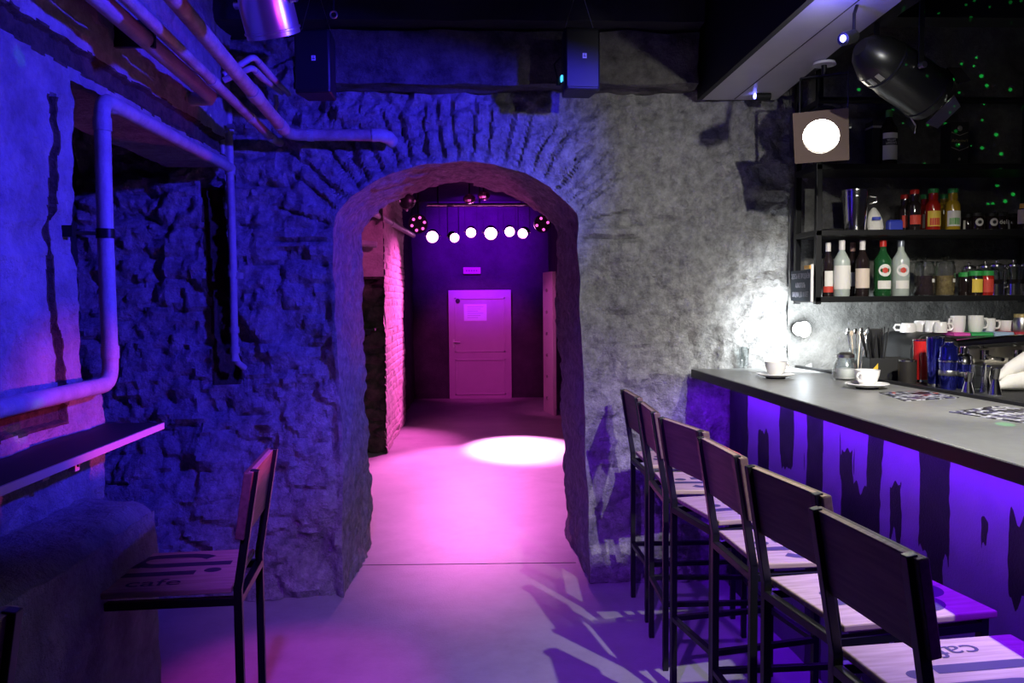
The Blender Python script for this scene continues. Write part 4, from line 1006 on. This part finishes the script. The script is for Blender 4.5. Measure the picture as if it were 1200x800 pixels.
for nme, k, wv in cols:
    t = thing('bar_cloth', nme + ' folded cloth under the cups on the coffee machine', 'cloth', (x + wv / 2, 3.86, TZ), 0, 'folded cloths on the coffee machine')
    f = MB(); f.box(-wv / 2 + .002, wv / 2 - .002, -.115, .1, 0, .012); f.build('cloth_fold', M[k], t, False, .004)
    f = MB(); f.box(-wv / 2 + .003, wv / 2 - .003, -.112, .095, .012, .016); f.build('top_layer', M[k], t, False, .002)
    x += wv
CZ2 = TZ + .016
def mug(lab, px, y, h, r, flip=False, hand=0, z=CZ2, m='white'):
    t = thing('mug', lab, 'mug', (sx(px, 390, y), y, z), hand, 'cups on top of the coffee machine')
    pr = [(0, 0), (r * .8, 0), (r * .9, .006), (r, h * .5), (r, h), (r * .93, h), (r * .92, h * .5), (r * .8, .01), (0, .008)]
    if flip: pr = [(q, h - z_) for q, z_ in pr]
    MB().lathe(pr, 26).build('bowl', M[m], t)
    MB().tube([(r * .95, 0, h * .8), (r + .02, 0, h * .82), (r + .026, 0, h * .5), (r + .018, 0, h * .24), (r * .95, 0, h * .22)], .005, 8).build('handle', M[m], t)
mug('white cup lying rim-down at the left end of the cups on the machine', 1064, 3.9, .045, .036, True, R(160), LZ + .2)
mug('white cup second from the left on the coffee machine', 1080, 3.94, .055, .038, True, R(-20), LZ + .2)
mug('white cup third from the left on the coffee machine, handle showing', 1093, 3.86, .055, .036, True, R(-40), TZ + .016)
mug('white cup above the pink cloth with its handle to the right', 1102, 3.80, .05, .030, True, R(-10), TZ + .016)
mug('tall white mug above the pink and green cloths', 1122, 3.82, .078, .034, False, R(200))
mug('tall white mug in the middle of the machine top', 1143, 3.84, .078, .034, False, R(0))
mug('white cup right of the tall mugs, handle to the right', 1159, 3.88, .062, .028, False, R(0))
mug('white bowl-like cup towards the right on the machine top', 1180, 3.90, .05, .042, False, R(90))
t = jar('sugar_tin', 'steel tin with dull gold lid at the right on the coffee machine', 1197, 380, 3.80, CZ2, .085, .034, M['steel'], None, M['gold'])

# ------------------------------------------------------------------ loudspeakers
def speaker(lab, c, bright):
    t = thing('hanging_speaker', lab, 'speaker', (c.x, c.y, c.z), R(4 if bright else -4), 'speakers hung above the arch')
    w_, h_ = .083, .138
    MB().prism([(-w_, -.06, -h_), (-w_ + .01, -.075, -h_), (w_ - .01, -.075, -h_), (w_, -.06, -h_), (w_ * .8, .09, -h_), (-w_ * .8, .09, -h_)], (0, 0, 2 * h_)).build('cabinet', M['blackplastic'], t, True, .008)
    MB().box(-w_ + .01, w_ - .01, -.079, -.074, -h_ + .012, h_ - .012).build('grille', M['blackplastic'], t, False, .003)
    lg = MB(); lg.box(-.001, .017, -.082, -.079, .0, .022)
    lo_ = lg.build('logo_plate', M['white'], t, False)
    l2 = MB(); l2.box(.002, .014, -.0828, -.0819, .006, .009); l2.box(.006, .0085, -.0828, -.0819, .009, .02); l2.build('logo_mark', M['black'], lo_, False)
    top = ZT - c.z
    for s in (-1, 1): MB().tube([(s * (w_ - .01), 0, h_ - .005), (0.0, 0, top - .015)], .0016, 6).build('hanging_wire', M['steel'], t)
    MB().lathe([(0, top - .02), (.008, top - .02), (.012, top), (0, top)], 10).build('ceiling_hook', M['blackmetal'], t)
    MB().lathe([(0, 0), (.009, 0), (.011, .02), (.006, .035), (0, .036)], 10, (-w_ - .015, .0, -h_ + .035)).build('cable_plug', M['blackplastic'], t)
    MB().tube([(-w_ - .015, 0, -h_ + .05), (-w_ - .03, .03, .0), (-w_ + .01, .09, .05)], .004, 6).build('cable', M['blackplastic'], t)
    if bright: MB().box(-w_ - .006, -w_ + .001, -.03, .0, -h_ + .05, -h_ + .075).build('status_light', M['ledcyan'], t, False)
speaker('black loudspeaker hung on wires at the left, above the pipe elbow', atY(371, 77, 3.8), False)
speaker('black loudspeaker hung on wires right of the arch, catching blue light', atY(679, 74, 3.8), True)

# ------------------------------------------------------------------ stage lamps
def par(name, lab, c, d, L, r, body, lens, frame=None, yoke_up=None, group=None, hinge=.45):
    d = Vector(d).normalized(); q = d.to_track_quat('Z', 'Y'); mx = q.to_matrix().to_4x4()
    t = thing(name, lab, 'stage lamp', tuple(c), 0, group)
    b = MB(); b.lathe([(0, -L * .55), (r * .35, -L * .55), (r * .62, -L * .48), (r * .9, -L * .33), (r * .93, -L * .2), (r * .97, -L * .19), (r * .97, -L * .17), (r * .93, -L * .16), (r, .0), (r, L * .40), (r * 1.05, L * .405), (r * 1.05, L * .43), (r, L * .44), (r, L * .5), (r * .93, L * .5), (r * .93, L * .3), (0, L * .28)], 32, (0, 0, 0), mx)
    b.build('can', body, t)
    MB().lathe([(0, L * .40), (r * .6, L * .395), (r * .9, L * .36), (r * .9, L * .35), (0, L * .35)], 28, (0, 0, 0), mx).build('lens', lens, t)
    if frame:
        s = frame; f = MB(); n = 24
        pts = []
        for k in range(n): a = R(360 * k / n); pts.append((r * .84 * math.cos(a), r * .84 * math.sin(a)))
        vo0, vi0, vo1, vi1 = [], [], [], []
        for x_, y_ in pts:
            mxx = max(abs(x_), abs(y_)); ox, oy = x_ / mxx * s, y_ / mxx * s
            for lst, (xx, yy), zz in ((vo0, (ox, oy), L * .52), (vi0, (x_, y_), L * .52), (vo1, (ox, oy), L * .535), (vi1, (x_, y_), L * .535)): lst.append(f.bm.verts.new(mx @ Vector((xx, yy, zz))))
        for k in range(n):
            j = (k + 1) % n
            f._face([vo0[k], vo0[j], vi0[j], vi0[k]]); f._face([vo1[k], vi1[k], vi1[j], vo1[j]]); f._face([vi0[k], vi0[j], vi1[j], vi1[k]]); f._face([vo0[k], vo1[k], vo1[j], vo0[j]])
        f.build('gel_frame', M['gel'], t, False)
    side = d.cross(Vector((0, 0, 1))).normalized()
    y = MB(); up_ = Vector((0, 0, yoke_up or r * 2.2)); rr = r * 1.12
    for s in (-1, 1): y.bar(side * rr * s, side * rr * s + up_, .022, .005, tuple(side))
    y.bar(-side * rr + up_, side * rr + up_, .022, .006)
    y.build('yoke', M['blackmetal'], t, False)
    for s in (-1, 1): MB().tube([side * rr * s * .96, side * (rr * s * 1.16)], .012, 10).build('yoke_bolt', M['steel'], t)
    return t, mx, up_
# large black can over the bar, pointing right and down
c1 = atY(1052, 86, 3.0)
dv = atY(1098, 112, 3.05) - atY(1010, 50, 2.95)
dv = Vector((dv.x, .10, dv.z))
t, mx, u_ = par('stage_lamp', 'large black can spotlight over the bar, pointing down to the right', c1, dv, .345, .096, M['lampblack'], M['lampwhite'], None, .30)
SZ = 1.28
f = MB()
for a in range(0, 360, 90):
    m2 = mx @ Matrix.Rotation(R(a + 45), 4, 'Z')
    f.hexa([m2 @ (Vector(q) * SZ) for q in ((-.05, .074, .137), (.05, .074, .137), (.05, .078, .137), (-.05, .078, .137), (-.04, .098, .165), (.04, .098, .165), (.04, .100, .163), (-.04, .100, .163))])
f.build('barn_door', M['chrome'], t, False)
v_ = MB()
for a in (150, 172, 194, 216):
    for k in range(4):
        m2 = mx @ Matrix.Rotation(R(a + 3 * k), 4, 'Z'); v_.hexa([m2 @ (Vector(q) * SZ) for q in ((-.001, .066, -.085), (.001, .066, -.085), (.001, .0705, -.085), (-.001, .0705, -.085), (-.001, .069, -.06), (.001, .069, -.06), (.001, .0725, -.06), (-.001, .0725, -.06))])
v_.build('vent_slots', M['steel'], t, False)
MB().tube([u_, u_ + Vector((0, 0, ZT - c1.z - u_.z))], .012, 10).build('hanging_rod', M['blackmetal'], t)
# front-facing lamp with square gel frame
c2 = atY(965, 150, 3.5)
t2, mx2, u2 = par('stage_lamp', 'black spotlight with square brown gel frame, its warm lens facing the room', c2, Vector((-.40, -.76, -.42)), .24, .086, M['blackmetal'], M['lampwhite'], .108, .22)
spot('gel_lamp_beam', tuple(c2 + Vector((-.40, -.76, -.42)) * .16), tuple(c2 + Vector((-.40, -.76, -.42)) * 2), 20, (1, .93, .8), 60, .8, .05)
MB().tube([u2, u2 + Vector((0, 0, max(.02, 2.5 - c2.z - u2.z)))], .012, 10).build('hanging_rod', M['blackmetal'], t2)
MB().lathe([(0, 0), (.05, 0), (.045, .012), (0, .014)], 20, u2 + Vector((0, 0, 2.484 - c2.z - u2.z))).build('ceiling_plate', M['white'], t2)
# small blue fixtures
p = atY(893, 113, 4.05)
point('blue_spot_glow', (p.x - .07, p.y - .05, p.z + .03), .9, (.12, .08, 1), .01)
t = thing('blue_spotlight', 'small spotlight with a blue light fixed under the pale soffit by the wall', 'stage lamp', (p.x, p.y, p.z))
MB().tube([(-.035, 0, 0), (.04, 0, .0)], .02, 14).build('can', M['blackmetal'], t)
MB().ell((-.037, -.006, 0), .008, .014, .014).build('lens', M['ledblue'], t)
MB().box(-.005, .025, -.012, .012, .015, 2.5 - p.z).build('bracket', M['blackmetal'], t, False)
p = atY(988, 46, 2.75)
point('blue_fixture_glow', (p.x - .04, p.y - .04, p.z + .02), 2.5, (.08, .06, 1), .01)
t = thing('blue_spotlight', 'small blue-lit fixture showing behind the large can spotlight', 'stage lamp', (p.x, p.y, p.z))
MB().tube([(0, 0, .0), (.05, .03, .02)], .022, 14).build('can', M['blackmetal'], t)
MB().ell((-.004, -.008, 0), .010, .010, .012).build('lens', M['ledblue'], t)
MB().tube([(.05, .03, .02), (.06, .05, .10), (.10, .1, 2.53 - p.z)], .006, 8).build('bracket', M['blackmetal'], t)
# silver can at top left
c3 = atY(311, 2, 2.6)
t3, mx3, u3 = par('stage_lamp', 'silver can spotlight glowing magenta at the top of the photo', c3, Vector((.12, .35, -.75)), .20, .083, M['silver'], M['lamppinkdim'], None, .18)
MB().tube([u3, u3 + Vector((0, 0, max(.02, ZT - c3.z - u3.z)))], .012, 10).build('hanging_rod', M['blackmetal'], t3)
spot('silver_can_beam', tuple(c3 + Vector((.02, .06, -.13))), (-.72, 3.15, 0), 90, (1, .04, .7), 32, .7, .03)
spot('silver_can_glow', (c3.x + .45, c3.y - .35, c3.z - .1), tuple(c3), 2.2, (1, .05, .6), 50, .5, .02)
p = atY(391, 17, 3.5)
t = thing('ceiling_ring', 'small grey ring-shaped fitting on the dark ceiling beside the left speaker', 'ceiling fitting', (p.x, p.y, p.z))
rg = MB(); rg.tube([(.014 * math.cos(R(a)), 0, .014 * math.sin(R(a))) for a in range(0, 361, 24)], .004, 8, False); rg.build('ring', M['steel'], t)
MB().tube([(0, 0, .017), (0, 0, ZT - p.z)], .004, 8).build('stem', M['blackmetal'], t)

# ------------------------------------------------------------------ corridor lamps
pL, pR = atY(512, 243, 10.5), atY(612, 240, 10.5)
t = thing('lamp_bar', 'horizontal metal bar under the corridor ceiling carrying the pink lamps', 'lamp bar', ((pL.x + pR.x) / 2, 10.5, 2.69))
hw = (pR.x - pL.x) / 2 + .12
MB().tube([(-hw, 0, 0), (hw, 0, 0)], .024, 12).build('bar_tube', M['steel'], t)
for k in (-.8, 0, .8): MB().tube([(k * hw, 0, .02), (k * hw, 0, ZT - 2.69)], .01, 8).build('hanger', M['blackmetal'], t)
lens = [(507, 276, 0, 1.12), (531, 277, -.5, .9), (552, 271, .0, .95), (575, 272, 0, 1.2), (597, 270, 0, .95), (614, 272, .5, .95)]
lab6 = ['leftmost pink lamp in the row of six above the corridor door', 'second pink lamp from the left of the corridor row, turned aside', 'third pink lamp from the left of the corridor row',
        'brightest and largest pink lamp, fourth in the corridor row', 'fifth pink lamp of the corridor row, second from the right', 'rightmost pink lamp in the corridor row, turned aside']
for (px, py, yaw, s), lb in zip(lens, lab6):
    c = atY(px, py, 10.49)
    t, mx, u_ = par('pink_lamp', lb, c, Vector((yaw * -.5, -1, -.28)), .20, .071 * s, M['blackmetal'], M['lamppink'], None, 2.675 - c.z, 'row of pink lamps in the corridor')
def led_par(lab, px, py, y, r, n=6):
    c = atY(px, py, y)
    t = thing('led_fixture', lab, 'stage lamp', tuple(c))
    mx = Vector((.1, -1, -.2)).to_track_quat('Z', 'Y').to_matrix().to_4x4()
    MB().lathe([(0, -.08), (r * .6, -.08), (r, -.02), (r, .05), (r * .9, .05), (r * .9, .02), (0, .02)], 24, (0, 0, 0), mx).build('can', M['blackmetal'], t)
    for k in range(n):
        a = R(360 * k / n + 15); q = mx @ Vector((r * .68 * math.cos(a), r * .68 * math.sin(a), .035))
        MB().ell(q, .017, .017, .017, 10, 6).build('led_lens', M['lamppinkdim'], t)
    MB().tube([(0, 0, r), (0, .02, ZT - c.z)], .01, 8).build('hanging_rod', M['blackmetal'], t)
led_par('round fixture with a ring of pink dots left of the pink lamp row', 490, 262, 9.6, .11, 6)
led_par('round fixture with pink dots at the right of the pink lamp row', 635, 262, 9.8, .10, 4)
c = atY(477, 236, 7.6)
t = thing('moving_head', 'dark round fixture with four bright knobs near the arch top in the corridor', 'stage lamp', tuple(c))
MB().ell((0, 0, 0), .075, .06, .075).build('head', M['blackmetal'], t)
for x_, z_ in ((-.065, .0), (.07, .0), (-.0, -.08), (.045, .07)): MB().ell((x_, -.03, z_), .016, .016, .014, 10, 6).build('knob', M['steel'], t)
MB().tube([(0, 0, .07), (0, 0, ZT - c.z)], .015, 8).build('hanging_rod', M['blackmetal'], t)
for px, py, lab in ((550, 233, 'small faceted lamp head hanging left of centre over the lamp bar'), (567, 229, 'small faceted lamp head hanging at the centre over the lamp bar')):
    c = atY(px, py, 9.8)
    t = thing('faceted_lamp', lab, 'lamp', tuple(c), 0, 'faceted lamp heads in the corridor')
    mb = MB(); mb.ell((0, 0, 0), .075, .075, .06, 10, 7); mb.build('head', mat('faceted_mirror', (.6, .3, .5), .15, .9), t, False)
    MB().tube([(0, 0, .05), (0, 0, ZT - c.z)], .01, 8).build('stem', M['blackmetal'], t)
# pipes along the corridor wall
for k, (a, b, lab) in enumerate((((-.98, 7.2, 2.30), (-.80, 10.4, 2.30), 'upper pipe along the corridor left wall'), ((-1.25, 7.85, 2.05), (-.95, 7.85, 2.02), 'lower pipe stub across the pale lintel of the corridor'))):
    t = thing('corridor_pipe', lab, 'pipe', a)
    MB().tube([(0, 0, 0), Vector(b) - Vector(a)], .03, 12).build('pipe_run', M['pipe'], t)
    MB().tube([(Vector(b) - Vector(a)) * .45, (Vector(b) - Vector(a)) * .49], .036, 12).build('pipe_joint', M['pipe'], t)
t = thing('alcove_ledge', 'thin shelf plank on the dark rubble inside the corridor', 'shelf', tuple(atY(420, 386, 7.9)))
MB().box(-.3, .17, -.10, .1, -.012, .012).build('plank', M['tabletop'], t, False)
MB().box(-.2, .12, -.04, .08, -.05, -.012).build('batten', M['tabletop'], t, False)

# green laser: one projector lamp with a star pattern
l = bpy.data.lights.new('laser_projector', 'SPOT'); l.energy = 900; l.color = (.02, 1, .12); l.spot_size = R(22); l.spot_blend = 0; l.shadow_soft_size = .001
lo = bpy.data.objects.new('laser_projector', l); C.objects.link(lo); lo.location = (.9, 1.2, 2.3); aim(lo, atY(1150, 85, 4.15))
l.use_nodes = True; nt = l.node_tree
em = [n for n in nt.nodes if n.type == 'EMISSION'][0]
tc = nd(nt, 'ShaderNodeTexCoord'); vo = nd(nt, 'ShaderNodeTexVoronoi'); vo.inputs['Scale'].default_value = 60
lt = nd(nt, 'ShaderNodeMath', operation='LESS_THAN'); lt.inputs[1].default_value = .17
nt.links.new(tc.outputs['Normal'], vo.inputs['Vector']); nt.links.new(vo.outputs['Distance'], lt.inputs[0]); nt.links.new(lt.outputs[0], em.inputs['Strength'])
spot('laser_dot_counter', (1.0, .9, 2.3), tuple(atZ(1178, 497, CZ)), 420, (.02, 1, .2), 1.6, .3, .001)
spot('laser_dot_wall', (.9, 1.0, 2.3), tuple(atX(29, 497, -1.2)), 60, (.02, 1, .2), 2.0, .9, .001)
spot('laser_dot_plaster', (.9, 1.0, 2.3), tuple(atX(31, 63, -1.2)), 40, (.02, 1, .2), 1.6, .9, .001)
